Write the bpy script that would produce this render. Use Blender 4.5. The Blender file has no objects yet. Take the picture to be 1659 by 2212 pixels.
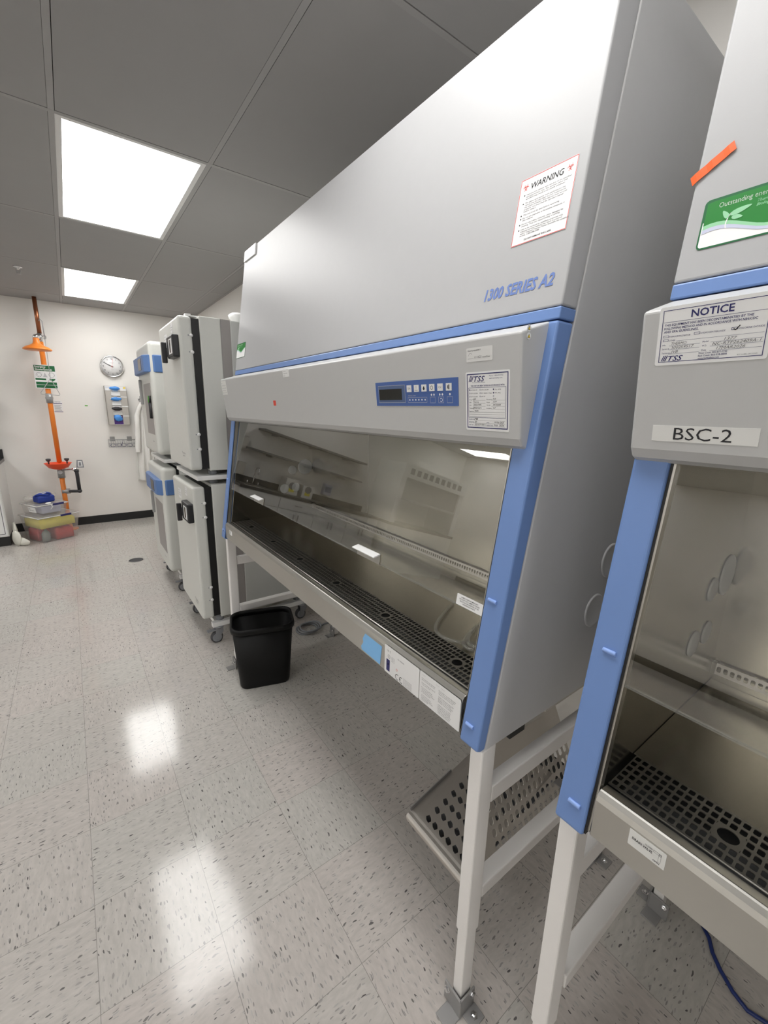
import bpy, bmesh, math, random
from mathutils import Vector, Matrix
random.seed(7)
C = bpy.context.scene.collection
sc = bpy.context.scene

# ------------------------------------------------------------------ camera
F_PX, IMG_W, IMG_H = 909.51, 1659, 2212
YAW, PITCH, ROLL, CAM_H = 0.63563381, 0.23399713, 0.02116305, 1.53850283
_cy, _sy, _cp, _sp = math.cos(YAW), math.sin(YAW), math.cos(PITCH), math.sin(PITCH)
fw = Vector((_sy*_cp, _cy*_cp, -_sp)); rt = Vector((_cy, -_sy, 0)); up = rt.cross(fw)
_c, _s = math.cos(ROLL), math.sin(ROLL)
rt, up = _c*rt + _s*up, -_s*rt + _c*up
cd = bpy.data.cameras.new('camera'); cam = bpy.data.objects.new('camera', cd); C.objects.link(cam)
cd.sensor_fit = 'VERTICAL'; cd.sensor_height = 36.0; cd.lens = F_PX/IMG_H*36.0
cd.clip_start = 0.02; cd.clip_end = 60
m3 = Matrix((rt, up, -fw)).transposed()
cam.matrix_world = Matrix.Translation((0, 0, CAM_H)) @ m3.to_4x4()
sc.camera = cam
# ------------------------------------------------------------------ world, exposure
w = bpy.data.worlds.new('world'); sc.world = w; w.use_nodes = True
w.node_tree.nodes['Background'].inputs[0].default_value = (0.9, 0.95, 1, 1)
w.node_tree.nodes['Background'].inputs[1].default_value = 0.0
LIGHT_STRENGTH = 9.6
sc.view_settings.view_transform = 'Standard'; sc.view_settings.look = 'None'
sc.view_settings.gamma = 1.0; sc.view_settings.use_curve_mapping = False
sc.view_settings.exposure = 0.06
cy = sc.cycles
cy.use_denoising = True
cy.max_bounces = 10; cy.diffuse_bounces = 5; cy.glossy_bounces = 6; cy.transmission_bounces = 6; cy.transparent_max_bounces = 12
cy.sample_clamp_indirect = 4.0; cy.caustics_reflective = False; cy.caustics_refractive = False

# ------------------------------------------------------------------ layout numbers
HC = 2.717                      # ceiling height
XR, XL, YF, YB = 1.52, -5.75, 6.69, -3.6
GX, GY, TX, TY = 0.0927, 2.4973, 0.6255, 1.2510   # ceiling grid
FX, FY, FT = -0.12006661, 1.3335872, 0.3048       # floor tiles

# ------------------------------------------------------------------ materials
M = {}
def nodes_of(name):
    m = bpy.data.materials.new(name); m.use_nodes = True
    nt = m.node_tree; return m, nt, nt.nodes, nt.links, nt.nodes['Principled BSDF']
def mat(key, col, rough=0.5, metal=0.0, spec=0.5, noise=0.0, nscale=40.0, bump=0.0, bscale=200.0, alpha=1.0, emit=None, aniso=None):
    m, nt, N, L, b = nodes_of(key)
    b.inputs['Base Color'].default_value = (*col, 1); b.inputs['Roughness'].default_value = rough
    b.inputs['Metallic'].default_value = metal; b.inputs['Specular IOR Level'].default_value = spec
    tc = N.new('ShaderNodeTexCoord')
    nz = N.new('ShaderNodeTexNoise'); nz.inputs['Scale'].default_value = nscale; nz.inputs['Detail'].default_value = 3
    L.new(tc.outputs['Object'], nz.inputs['Vector'])
    mx = N.new('ShaderNodeMixRGB'); mx.blend_type = 'MIX'
    k = max(noise, 0.015)
    mx.inputs[1].default_value = (*[c*(1-k) for c in col], 1); mx.inputs[2].default_value = (*[min(1, c*(1+k)) for c in col], 1)
    L.new(nz.outputs['Fac'], mx.inputs[0]); L.new(mx.outputs[0], b.inputs['Base Color'])
    if bump:
        n2 = N.new('ShaderNodeTexNoise'); n2.inputs['Scale'].default_value = bscale; L.new(tc.outputs['Object'], n2.inputs['Vector'])
        bp = N.new('ShaderNodeBump'); bp.inputs['Strength'].default_value = bump; bp.inputs['Distance'].default_value = 0.001
        L.new(n2.outputs['Fac'], bp.inputs['Height']); L.new(bp.outputs[0], b.inputs['Normal'])
    if alpha < 1: b.inputs['Alpha'].default_value = alpha
    if emit: b.inputs['Emission Color'].default_value = (*emit[0], 1); b.inputs['Emission Strength'].default_value = emit[1]
    M[key] = m; return m
def srgb(r, g, b):
    f = lambda c: (c/255/12.92) if c <= 10 else ((c/255+0.055)/1.055)**2.4
    return (f(r), f(g), f(b))

mat('wall_paint', (0.82, 0.80, 0.765), 0.75, noise=0.02, nscale=3, bump=0.08, bscale=160)
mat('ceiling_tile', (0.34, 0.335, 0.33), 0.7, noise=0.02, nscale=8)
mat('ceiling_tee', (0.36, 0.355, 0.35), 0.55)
mat('plenum_dark', (0.03, 0.03, 0.03), 0.9)
mat('rubber_black', (0.012, 0.012, 0.012), 0.5)
mat('lamp_diffuser', (0.9, 0.9, 0.9), 0.5, emit=((1.0, 0.99, 0.972), LIGHT_STRENGTH))
mat('lamp_frame', (0.75, 0.75, 0.74), 0.4)
mat('cabinet_paint_dimmed', (0.42, 0.422, 0.43), 0.40, spec=0.25, bump=0.05, bscale=420)  # cabinet paint, colour darkened to offset strong lamp light on the front
mat('cabinet_paint_lifted', (0.55, 0.55, 0.555), 0.45, bump=0.06, bscale=420)  # same cabinet paint, colour lightened to offset shade on the side panels
mat('box_paint_lifted', (0.50, 0.502, 0.50), 0.42, bump=0.05, bscale=420)  # same paint again, lightness set in the colour for the shaded control box
mat('blue_paint', srgb(106, 136, 190), 0.38, bump=0.03, bscale=420)
mat('blue_panel', srgb(66, 96, 158), 0.45)
mat('stand_paint', (0.80, 0.78, 0.76), 0.42, bump=0.04, bscale=400)
mat('lcd_dark', (0.012, 0.012, 0.01), 0.25)
mat('lcd_frame', srgb(78, 98, 136), 0.35)
mat('sticker_white', (0.80, 0.80, 0.80), 0.4)
mat('sticker_paper', (0.72, 0.72, 0.70), 0.5)
mat('sticker_clear', (0.70, 0.70, 0.69), 0.25)
mat('ink_black', (0.015, 0.015, 0.018), 0.6)
mat('ink_grey', (0.14, 0.14, 0.15), 0.6)
mat('ink_navy', (0.02, 0.02, 0.12), 0.6)
mat('ink_blue', srgb(104, 128, 188), 0.5)
mat('ink_red', srgb(214, 70, 60), 0.5)
mat('ink_yellow', (0.75, 0.55, 0.05), 0.5)
mat('ink_white', (0.85, 0.85, 0.85), 0.5)
mat('ink_faint', (0.5, 0.5, 0.52), 0.5)
mat('label_green', srgb(18, 124, 40), 0.4)
mat('label_green_dark', srgb(14, 96, 52), 0.4)
mat('label_mint', srgb(150, 208, 165), 0.4)
mat('label_lilac', srgb(196, 200, 222), 0.4)
mat('tape_orange', srgb(236, 100, 42), 0.3)
mat('tape_blue', srgb(128, 186, 236), 0.6)
mat('tape_red', srgb(214, 66, 48), 0.5)
mat('tape_green', srgb(90, 170, 60), 0.5)
mat('band_blue', srgb(84, 118, 172), 0.4)
mat('bumper_blue', srgb(134, 164, 222), 0.35)
mat('bin_black', (0.004, 0.004, 0.004), 0.5, spec=0.25, bump=0.1, bscale=300)
mat('incubator_white', (0.63, 0.635, 0.60), 0.4)
mat('incubator_grey', (0.55, 0.56, 0.54), 0.45)
mat('incubator_taupe', (0.32, 0.30, 0.29), 0.5)
mat('gasket_black', (0.006, 0.006, 0.006), 0.5)
mat('console_black', (0.018, 0.018, 0.02), 0.4)
mat('plastic_white', (0.78, 0.78, 0.77), 0.4)
mat('plastic_port', (0.72, 0.71, 0.68), 0.45)
mat('plastic_grey', (0.25, 0.26, 0.28), 0.45)
mat('wheel_grey', (0.05, 0.05, 0.055), 0.6)
mat('caster_metal', (0.30, 0.31, 0.33), 0.4, metal=0.5)
mat('orange_pipe', srgb(236, 134, 50), 0.35)
mat('orange_plastic', srgb(240, 84, 44), 0.35)
mat('copper', (0.36, 0.14, 0.07), 0.3, metal=0.9)
mat('chrome', (0.75, 0.75, 0.76), 0.15, metal=1.0)
mat('galvanised', (0.38, 0.38, 0.38), 0.4, metal=0.5)
mat('bracket_grey', (0.34, 0.335, 0.33), 0.4, metal=0.4)
mat('pvc_dark', (0.045, 0.045, 0.05), 0.45)
mat('coat_cloth', (0.78, 0.77, 0.74), 0.85, noise=0.03, nscale=60)
mat('blue_glove', srgb(70, 140, 216), 0.5)
mat('purple_glove', srgb(84, 50, 130), 0.5)
mat('black_glove', (0.02, 0.018, 0.02), 0.5)
mat('glasses_blue', srgb(40, 44, 100), 0.3)
mat('yellow_cloth', srgb(216, 204, 84), 0.8, noise=0.08, nscale=20)
mat('red_cloth', srgb(196, 60, 60), 0.8, noise=0.08, nscale=20)
mat('grey_plastic', srgb(120, 128, 126), 0.4)
mat('royal_blue', srgb(28, 54, 140), 0.6, noise=0.08, nscale=40)
mat('cable_blue', srgb(28, 48, 110), 0.4)
mat('counter_black', (0.02, 0.02, 0.022), 0.3)
mat('shelf_dark', (0.10, 0.10, 0.10), 0.5)
mat('hood_white', (0.72, 0.72, 0.70), 0.4)
mat('dark_vent_and_shade', (0.10, 0.10, 0.10), 0.6)
mat('bag_white', (0.72, 0.71, 0.64), 0.35)
mat('yellow_box', srgb(226, 214, 40), 0.5)
mat('cardboard_white', (0.66, 0.65, 0.62), 0.7)

def metal_mat(key, col, rough, stretch, strength=0.25):
    m, nt, N, L, b = nodes_of(key)
    tc = N.new('ShaderNodeTexCoord'); mp = N.new('ShaderNodeMapping'); mp.inputs['Scale'].default_value = stretch
    nz = N.new('ShaderNodeTexNoise'); nz.inputs['Scale'].default_value = 40; nz.inputs['Detail'].default_value = 4
    L.new(tc.outputs['Object'], mp.inputs[0]); L.new(mp.outputs[0], nz.inputs['Vector'])
    mr = N.new('ShaderNodeMapRange'); mr.inputs[3].default_value = rough-0.012; mr.inputs[4].default_value = rough+0.012
    L.new(nz.outputs['Fac'], mr.inputs[0]); L.new(mr.outputs[0], b.inputs['Roughness'])
    n2 = N.new('ShaderNodeTexNoise'); n2.inputs['Scale'].default_value = 3; L.new(tc.outputs['Object'], n2.inputs['Vector'])
    mx = N.new('ShaderNodeMixRGB'); mx.inputs[1].default_value = (*[c*0.92 for c in col], 1); mx.inputs[2].default_value = (*[c*1.06 for c in col], 1)
    L.new(n2.outputs['Fac'], mx.inputs[0]); L.new(mx.outputs[0], b.inputs['Base Color'])
    b.inputs['Metallic'].default_value = 1.0
    bp = N.new('ShaderNodeBump'); bp.inputs['Strength'].default_value = strength; bp.inputs['Distance'].default_value = 0.0004
    L.new(nz.outputs['Fac'], bp.inputs['Height']); L.new(bp.outputs[0], b.inputs['Normal'])
    M[key] = m
metal_mat('stainless', (0.50, 0.485, 0.45), 0.32, (3, 0.6, 3), 0.0)
metal_mat('stainless_dark', (0.52, 0.49, 0.43), 0.26, (2, 0.5, 2), 0.0)
metal_mat('stainless_shaded', (0.30, 0.285, 0.25), 0.20, (2, 0.5, 2), 0.0)  # chamber side steel, darkened in colour for the dark interior it mirrors
metal_mat('stainless_plate', (0.62, 0.59, 0.55), 0.42, (2, 2, 2))

def clear_mat(key, tint, ior=1.5, boost=1.0, rough=0.0, haze=0.0, hazecol=(0.7, 0.7, 0.7)):
    """thin clear sheet: fresnel mix of straight transmission and mirror reflection"""
    m, nt, N, L, b = nodes_of(key)
    N.remove(b); out = N['Material Output']
    tr = N.new('ShaderNodeBsdfTransparent'); tr.inputs[0].default_value = (*tint, 1)
    gl = N.new('ShaderNodeBsdfGlossy'); gl.inputs['Roughness'].default_value = rough
    lw = N.new('ShaderNodeLayerWeight'); lw.inputs['Blend'].default_value = 0.5
    pw = N.new('ShaderNodeMath'); pw.operation = 'POWER'; pw.inputs[1].default_value = 5; L.new(lw.outputs['Facing'], pw.inputs[0])
    r0 = min(0.9, ((ior-1)/(ior+1))**2*boost)
    mu = N.new('ShaderNodeMath'); mu.operation = 'MULTIPLY_ADD'; mu.inputs[1].default_value = 1-r0; mu.inputs[2].default_value = r0; mu.use_clamp = True
    mx = N.new('ShaderNodeMixShader')
    L.new(pw.outputs[0], mu.inputs[0]); L.new(mu.outputs[0], mx.inputs[0]); L.new(tr.outputs[0], mx.inputs[1]); L.new(gl.outputs[0], mx.inputs[2])
    last = mx
    if haze:
        df = N.new('ShaderNodeBsdfDiffuse'); df.inputs[0].default_value = (*hazecol, 1)
        m2 = N.new('ShaderNodeMixShader'); m2.inputs[0].default_value = haze
        nz = N.new('ShaderNodeTexNoise'); nz.inputs['Scale'].default_value = 18
        mr = N.new('ShaderNodeMapRange'); mr.inputs[3].default_value = haze*0.7; mr.inputs[4].default_value = haze*1.3
        L.new(nz.outputs['Fac'], mr.inputs[0]); L.new(mr.outputs[0], m2.inputs[0])
        L.new(mx.outputs[0], m2.inputs[1]); L.new(df.outputs[0], m2.inputs[2]); last = m2
    L.new(last.outputs[0], out.inputs[0]); M[key] = m
clear_mat('sash_glass', (0.93, 0.94, 0.92), 1.52, 4.2)
clear_mat('tub_clear', (0.95, 0.94, 0.93), 1.35, 0.8, 0.05, 0.20, (0.74, 0.72, 0.72))
clear_mat('bag_clear', (0.93, 0.93, 0.92), 1.4, 1.2, 0.1, 0.30, (0.85, 0.82, 0.78))
clear_mat('tube_clear', (0.90, 0.90, 0.88), 1.4, 2.0, 0.08, 0.10, (0.6, 0.6, 0.58))

def floor_mat():
    m, nt, N, L, b = nodes_of('vinyl_tile')
    g = N.new('ShaderNodeNewGeometry')
    sub = N.new('ShaderNodeVectorMath'); sub.operation = 'SUBTRACT'; sub.inputs[1].default_value = (FX, FY, 0); L.new(g.outputs['Position'], sub.inputs[0])
    sca = N.new('ShaderNodeVectorMath'); sca.operation = 'SCALE'; sca.inputs['Scale'].default_value = 1/FT; L.new(sub.outputs[0], sca.inputs[0])
    fl = N.new('ShaderNodeVectorMath'); fl.operation = 'FLOOR'; L.new(sca.outputs[0], fl.inputs[0])
    fr = N.new('ShaderNodeVectorMath'); fr.operation = 'FRACTION'; L.new(sca.outputs[0], fr.inputs[0])
    wn = N.new('ShaderNodeTexWhiteNoise'); wn.noise_dimensions = '2D'; L.new(fl.outputs[0], wn.inputs['Vector'])
    sx = N.new('ShaderNodeSeparateXYZ'); L.new(fl.outputs[0], sx.inputs[0])
    def math(op, a=None, bb=None, c0=None, c1=None, clamp=False):
        n = N.new('ShaderNodeMath'); n.operation = op; n.use_clamp = clamp
        if a is not None: L.new(a, n.inputs[0])
        if bb is not None: L.new(bb, n.inputs[1])
        if c0 is not None: n.inputs[0].default_value = c0
        if c1 is not None: n.inputs[1].default_value = c1
        return n.outputs[0]
    par = math('ADD', sx.outputs[0], sx.outputs[1]); par = math('MULTIPLY', par, c1=0.5); par = math('FRACT', par); par = math('GREATER_THAN', par, c1=0.25)
    # swap x and y on every other tile, so that the streaks turn
    sp = N.new('ShaderNodeSeparateXYZ'); L.new(sub.outputs[0], sp.inputs[0])
    ca = N.new('ShaderNodeCombineXYZ'); L.new(sp.outputs[0], ca.inputs[0]); L.new(sp.outputs[1], ca.inputs[1])
    cb = N.new('ShaderNodeCombineXYZ'); L.new(sp.outputs[1], cb.inputs[0]); L.new(sp.outputs[0], cb.inputs[1])
    mv = N.new('ShaderNodeMix'); mv.data_type = 'VECTOR'; L.new(par, mv.inputs[0]); L.new(ca.outputs[0], mv.inputs[4]); L.new(cb.outputs[0], mv.inputs[5])
    off = N.new('ShaderNodeVectorMath'); off.operation = 'ADD'; L.new(mv.outputs[1], off.inputs[0])
    os_ = N.new('ShaderNodeVectorMath'); os_.operation = 'SCALE'; os_.inputs['Scale'].default_value = 7.0; L.new(wn.outputs['Color'], os_.inputs[0]); L.new(os_.outputs[0], off.inputs[1])
    # gentle warp so chips are not all parallel
    wv = N.new('ShaderNodeTexNoise'); wv.inputs['Scale'].default_value = 22; L.new(off.outputs[0], wv.inputs['Vector'])
    ws = N.new('ShaderNodeVectorMath'); ws.operation = 'SCALE'; ws.inputs['Scale'].default_value = 0.022; L.new(wv.outputs['Color'], ws.inputs[0])
    wo = N.new('ShaderNodeVectorMath'); wo.operation = 'ADD'; L.new(off.outputs[0], wo.inputs[0]); L.new(ws.outputs[0], wo.inputs[1])
    def chips(scale, stretch, thr, keep):
        mp = N.new('ShaderNodeMapping'); mp.inputs['Scale'].default_value = (1/stretch, 1, 1); L.new(wo.outputs[0], mp.inputs[0])
        v = N.new('ShaderNodeTexVoronoi'); v.voronoi_dimensions = '2D'; v.inputs['Scale'].default_value = scale; L.new(mp.outputs[0], v.inputs['Vector'])
        se = N.new('ShaderNodeSeparateColor'); L.new(v.outputs['Color'], se.inputs[0])
        on = math('LESS_THAN', se.outputs[0], c1=keep)
        size = math('MULTIPLY_ADD', se.outputs[1], c1=thr*0.8); N_ = size.node; N_.inputs[2].default_value = thr*0.35
        d = math('LESS_THAN', v.outputs['Distance'], size)
        return math('MULTIPLY', d, on), se.outputs[2]
    c1, t1 = chips(88, 3.2, 0.185, 0.30)
    c2, t2 = chips(150, 4.2, 0.26, 0.40)
    nz = N.new('ShaderNodeTexNoise'); nz.inputs['Scale'].default_value = 90; nz.inputs['Detail'].default_value = 5
    mp = N.new('ShaderNodeMapping'); mp.inputs['Scale'].default_value = (0.3, 1, 1); L.new(wo.outputs[0], mp.inputs[0]); L.new(mp.outputs[0], nz.inputs['Vector'])
    base = N.new('ShaderNodeMixRGB'); base.inputs[1].default_value = (0.40, 0.382, 0.36, 1); base.inputs[2].default_value = (0.60, 0.578, 0.55, 1); L.new(nz.outputs['Fac'], base.inputs[0])
    tv = N.new('ShaderNodeMixRGB'); tv.blend_type = 'MULTIPLY'; tv.inputs[0].default_value = 1; L.new(base.outputs[0], tv.inputs[1])
    tr = N.new('ShaderNodeMixRGB'); tr.inputs[1].default_value = (1.0, 0.96, 0.945, 1); tr.inputs[2].default_value = (0.97, 0.975, 0.955, 1); L.new(wn.outputs['Value'], tr.inputs[0]); L.new(tr.outputs[0], tv.inputs[2])
    dk = N.new('ShaderNodeMixRGB'); dk.inputs[1].default_value = (0.09, 0.085, 0.085, 1); dk.inputs[2].default_value = (0.36, 0.34, 0.32, 1); L.new(t1, dk.inputs[0])
    m1 = N.new('ShaderNodeMixRGB'); L.new(c1, m1.inputs[0]); L.new(tv.outputs[0], m1.inputs[1]); L.new(dk.outputs[0], m1.inputs[2])
    dk2 = N.new('ShaderNodeMixRGB'); dk2.inputs[1].default_value = (0.27, 0.255, 0.245, 1); dk2.inputs[2].default_value = (0.46, 0.44, 0.42, 1); L.new(t2, dk2.inputs[0])
    m2 = N.new('ShaderNodeMixRGB'); L.new(c2, m2.inputs[0]); L.new(m1.outputs[0], m2.inputs[1]); L.new(dk2.outputs[0], m2.inputs[2])
    # joints
    s2 = N.new('ShaderNodeSeparateXYZ'); L.new(fr.outputs[0], s2.inputs[0])
    def edge(o):
        a = math('SUBTRACT', o, c1=0.5); a = math('ABSOLUTE', a); return math('GREATER_THAN', a, c1=0.4976)
    j = math('MAXIMUM', edge(s2.outputs[0]), edge(s2.outputs[1]))
    jm = N.new('ShaderNodeMixRGB'); L.new(j, jm.inputs[0]); L.new(m2.outputs[0], jm.inputs[1]); jm.inputs[2].default_value = (0.27, 0.255, 0.235, 1)
    L.new(jm.outputs[0], b.inputs['Base Color'])
    rn = N.new('ShaderNodeTexNoise'); rn.inputs['Scale'].default_value = 26; rn.inputs['Detail'].default_value = 3; L.new(sub.outputs[0], rn.inputs['Vector'])
    mr = N.new('ShaderNodeMapRange'); mr.inputs[3].default_value = 0.07; mr.inputs[4].default_value = 0.17; L.new(rn.outputs['Fac'], mr.inputs[0]); L.new(mr.outputs[0], b.inputs['Roughness'])
    b.inputs['Specular IOR Level'].default_value = 0.5
    bp = N.new('ShaderNodeBump'); bp.inputs['Strength'].default_value = 0.012; bp.inputs['Distance'].default_value = 0.002
    bn = N.new('ShaderNodeTexNoise'); bn.inputs['Scale'].default_value = 45; L.new(sub.outputs[0], bn.inputs['Vector']); L.new(bn.outputs['Fac'], bp.inputs['Height']); L.new(bp.outputs[0], b.inputs['Normal'])
    M['vinyl_tile'] = m
floor_mat()

# ------------------------------------------------------------------ mesh builder
ORIG = {}
_gl = {}
def glyphs(s, bold, shear):
    k = (s, bold, shear)
    if k not in _gl:
        cu = bpy.data.curves.new('t', 'FONT'); cu.body = s; cu.size = 1; cu.resolution_u = 2
        cu.offset = bold; cu.shear = shear
        o = bpy.data.objects.new('t', cu); C.objects.link(o)
        dg = bpy.context.evaluated_depsgraph_get()
        me = bpy.data.meshes.new_from_object(o.evaluated_get(dg))
        vs = [v.co.copy() for v in me.vertices]; fs = [tuple(p.vertices) for p in me.polygons]
        bpy.data.objects.remove(o); bpy.data.curves.remove(cu); bpy.data.meshes.remove(me)
        x0 = min((v.x for v in vs), default=0); x1 = max((v.x for v in vs), default=1)
        _gl[k] = (vs, fs, x0, x1)
    return _gl[k]

class MB:
    def __init__(s): s.v = []; s.f = []; s.m = []; s.s = []; s.mats = []
    def mi(s, key):
        if key not in s.mats: s.mats.append(key)
        return s.mats.index(key)
    def add(s, vs, fs, m, smooth=False):
        o = len(s.v); s.v += [Vector(v) for v in vs]; k = s.mi(m)
        for f in fs: s.f.append(tuple(o+i for i in f)); s.m.append(k); s.s.append(smooth)
        return s
    def box(s, x0, x1, y0, y1, z0, z1, m):
        return s.add([(x0,y0,z0),(x1,y0,z0),(x1,y1,z0),(x0,y1,z0),(x0,y0,z1),(x1,y0,z1),(x1,y1,z1),(x0,y1,z1)],
                     [(0,3,2,1),(4,5,6,7),(0,1,5,4),(1,2,6,5),(2,3,7,6),(3,0,4,7)], m)
    def obox(s, c, ax, ay, az, m):
        """box from centre and three half-axis vectors"""
        c, ax, ay, az = map(Vector, (c, ax, ay, az))
        P = [c+i*ax+j*ay+k*az for k in (-1,1) for j in (-1,1) for i in (-1,1)]
        return s.add(P, [(0,2,3,1),(4,5,7,6),(0,1,5,4),(1,3,7,5),(3,2,6,7),(2,0,4,6)], m)
    def prism(s, poly, vec, m, smooth=False):
        n = len(poly); a = [Vector(p) for p in poly]; v = Vector(vec); b = [p+v for p in a]
        s.add(a+b, [tuple(range(n))[::-1], tuple(range(n, 2*n))], m)
        return s.add(a+b, [(i, (i+1) % n, n+(i+1) % n, n+i) for i in range(n)], m, smooth)
    def xz(s, poly, y0, y1, m): return s.prism([(x, y0, z) for x, z in poly], (0, y1-y0, 0), m)
    def xy(s, poly, z0, z1, m): return s.prism([(x, y, z0) for x, y in poly], (0, 0, z1-z0), m)
    def quad(s, a, b, c, d, m): return s.add([a, b, c, d], [(0, 1, 2, 3)], m)
    def frame(s, d):
        d = Vector(d).normalized(); a = d.orthogonal().normalized(); return a, d.cross(a), d
    def cyl(s, p0, p1, r0, m, r1=None, n=20, caps=True, smooth=True):
        p0, p1 = Vector(p0), Vector(p1); r1 = r0 if r1 is None else r1
        a, b, d = s.frame(p1-p0)
        P = [p0+r0*(math.cos(t)*a+math.sin(t)*b) for t in [2*math.pi*i/n for i in range(n)]]
        Q = [p1+r1*(math.cos(t)*a+math.sin(t)*b) for t in [2*math.pi*i/n for i in range(n)]]
        s.add(P+Q, [(i, (i+1) % n, n+(i+1) % n, n+i) for i in range(n)], m, smooth)
        if caps: s.add(P+Q, [tuple(range(n))[::-1], tuple(range(n, 2*n))], m)
        return s
    def lathe(s, prof, o, axis, m, n=32, smooth=True, caps=True):
        o = Vector(o); a, b, d = s.frame(axis); V = []
        for r, h in prof: V += [o+h*d+r*(math.cos(2*math.pi*i/n)*a+math.sin(2*math.pi*i/n)*b) for i in range(n)]
        F = [(k*n+i, k*n+(i+1) % n, (k+1)*n+(i+1) % n, (k+1)*n+i) for k in range(len(prof)-1) for i in range(n)]
        s.add(V, F, m, smooth)
        if caps:
            if prof[0][0] > 1e-4: s.add(V[:n], [tuple(range(n))[::-1]], m)
            if prof[-1][0] > 1e-4: s.add(V[-n:], [tuple(range(n))], m)
        return s
    def tube(s, pts, r, m, n=10, closed=False):
        pts = [Vector(p) for p in pts]; K = len(pts); V = []
        prev = None
        for i, p in enumerate(pts):
            if closed: t = pts[(i+1) % K]-pts[i-1]
            else: t = pts[min(i+1, K-1)]-pts[max(i-1, 0)]
            t.normalize()
            if prev is None: a = t.orthogonal().normalized()
            else: a = (prev-prev.dot(t)*t); a = a.normalized() if a.length > 1e-6 else t.orthogonal().normalized()
            prev = a; b = t.cross(a)
            V += [p+r*(math.cos(2*math.pi*j/n)*a+math.sin(2*math.pi*j/n)*b) for j in range(n)]
        F = []
        for k in range(K if closed else K-1):
            k2 = (k+1) % K
            F += [(k*n+j, k*n+(j+1) % n, k2*n+(j+1) % n, k2*n+j) for j in range(n)]
        s.add(V, F, m, True)
        if not closed: s.add(V[:n], [tuple(range(n))[::-1]], m); s.add(V[-n:], [tuple(range(n))], m)
        return s
    def blob(s, c, rx, ry, rz, m, n=18, k=10, wob=0.0, seed=0, rot=0.0):
        rnd = random.Random(seed); ph = [rnd.uniform(0, 6.28) for _ in range(6)]
        V = []; c = Vector(c); cr, sr = math.cos(rot), math.sin(rot)
        for i in range(k+1):
            th = math.pi*i/k
            for j in range(n):
                f = 2*math.pi*j/n
                w_ = 1+wob*(math.sin(3*f+ph[0])*math.sin(2*th+ph[1])+0.6*math.sin(5*f+ph[2]+3*th)+0.4*math.sin(7*th+ph[3]+2*f))
                x, y, z = rx*w_*math.sin(th)*math.cos(f), ry*w_*math.sin(th)*math.sin(f), rz*w_*math.cos(th)
                V.append(c+Vector((cr*x-sr*y, sr*x+cr*y, z)))
        F = [(i*n+j, i*n+(j+1) % n, (i+1)*n+(j+1) % n, (i+1)*n+j) for i in range(k) for j in range(n)]
        return s.add(V, F, m, True)
    def text(s, st, o, u, v, h, m, width=None, bold=0.0, shear=0.0, align='L'):
        """st written from o along u, capital height h along v; width squeezes it"""
        vs, fs, x0, x1 = glyphs(st, bold, shear)
        sy = h/0.682; sx = sy if width is None else width/max(1e-6, x1-x0)
        wd = (x1-x0)*sx; sh = {'L': 0, 'C': -wd/2, 'R': -wd}[align]
        o, u, v = Vector(o), Vector(u), Vector(v)
        return s.add([o+u*((p.x-x0)*sx+sh)+v*(p.y*sy) for p in vs], fs, m)
    def build(s, name, parent=None, bevel=0.0, seg=2, solid=0.0, loc=None, merge=False):
        o3 = Vector(loc) if loc is not None else (ORIG[parent.name] if parent else Vector((0, 0, 0)))
        me = bpy.data.meshes.new(name)
        me.from_pydata([v-o3 for v in s.v], [], s.f)
        for k in s.mats: me.materials.append(M[k])
        me.polygons.foreach_set('material_index', s.m); me.polygons.foreach_set('use_smooth', s.s)
        bm = bmesh.new(); bm.from_mesh(me)
        bmesh.ops.remove_doubles(bm, verts=bm.verts, dist=1e-6)
        bmesh.ops.recalc_face_normals(bm, faces=bm.faces)
        bm.to_mesh(me); bm.free(); me.update()
        ob = bpy.data.objects.new(name, me); C.objects.link(ob)
        if parent: ob.parent = parent
        else: ob.location = o3
        ORIG[ob.name] = o3
        if bevel:
            md = ob.modifiers.new('edge', 'BEVEL'); md.width = bevel; md.segments = seg; md.limit_method = 'ANGLE'; md.angle_limit = math.radians(40)
        if solid:
            md = ob.modifiers.new('sheet', 'SOLIDIFY'); md.thickness = solid; md.offset = 0
        return ob

def tag(o, label, cat, group=None):
    o['label'] = label; o['category'] = cat
    if group: o['group'] = group
    return o
def thing(name, label, cat, loc, group=None):
    o = bpy.data.objects.new(name, None); C.objects.link(o); o.location = loc; o.empty_display_size = 0.05
    ORIG[o.name] = Vector(loc); return tag(o, label, cat, group)
def struct(mb, name, **k):
    o = mb.build(name, **k); o['kind'] = 'structure'; return o
def note(o, label): o['label'] = label; return o

# ================================================================== ROOM SHELL
b = MB(); b.box(XL-0.1, XR+0.1, YB-0.1, YF+0.1, -0.08, 0, 'vinyl_tile'); struct(b, 'floor')
b = MB(); b.box(XL-0.1, XR+0.1, YF, YF+0.1, 0, HC+0.1, 'wall_paint'); struct(b, 'wall_far')
b = MB(); b.box(XR, XR+0.1, YB, YF, 0, HC+0.1, 'wall_paint'); struct(b, 'wall_right')
b = MB(); b.box(XL-0.1, XL, YB, YF, 0, HC+0.1, 'wall_paint'); struct(b, 'wall_left')
b = MB(); b.box(XL-0.1, XR+0.1, YB-0.1, YB, 0, HC+0.1, 'wall_paint'); struct(b, 'wall_near')
b = MB(); b.box(-0.69, XR, YF-0.008, YF, 0, 0.103, 'rubber_black'); struct(b, 'baseboard_far')
b = MB(); b.box(XR-0.008, XR, YB, YF-0.008, 0, 0.103, 'rubber_black'); struct(b, 'baseboard_right')
b = MB(); b.box(XL, XL+0.008, YB, YF-0.7, 0, 0.103, 'rubber_black'); struct(b, 'baseboard_left')

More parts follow.
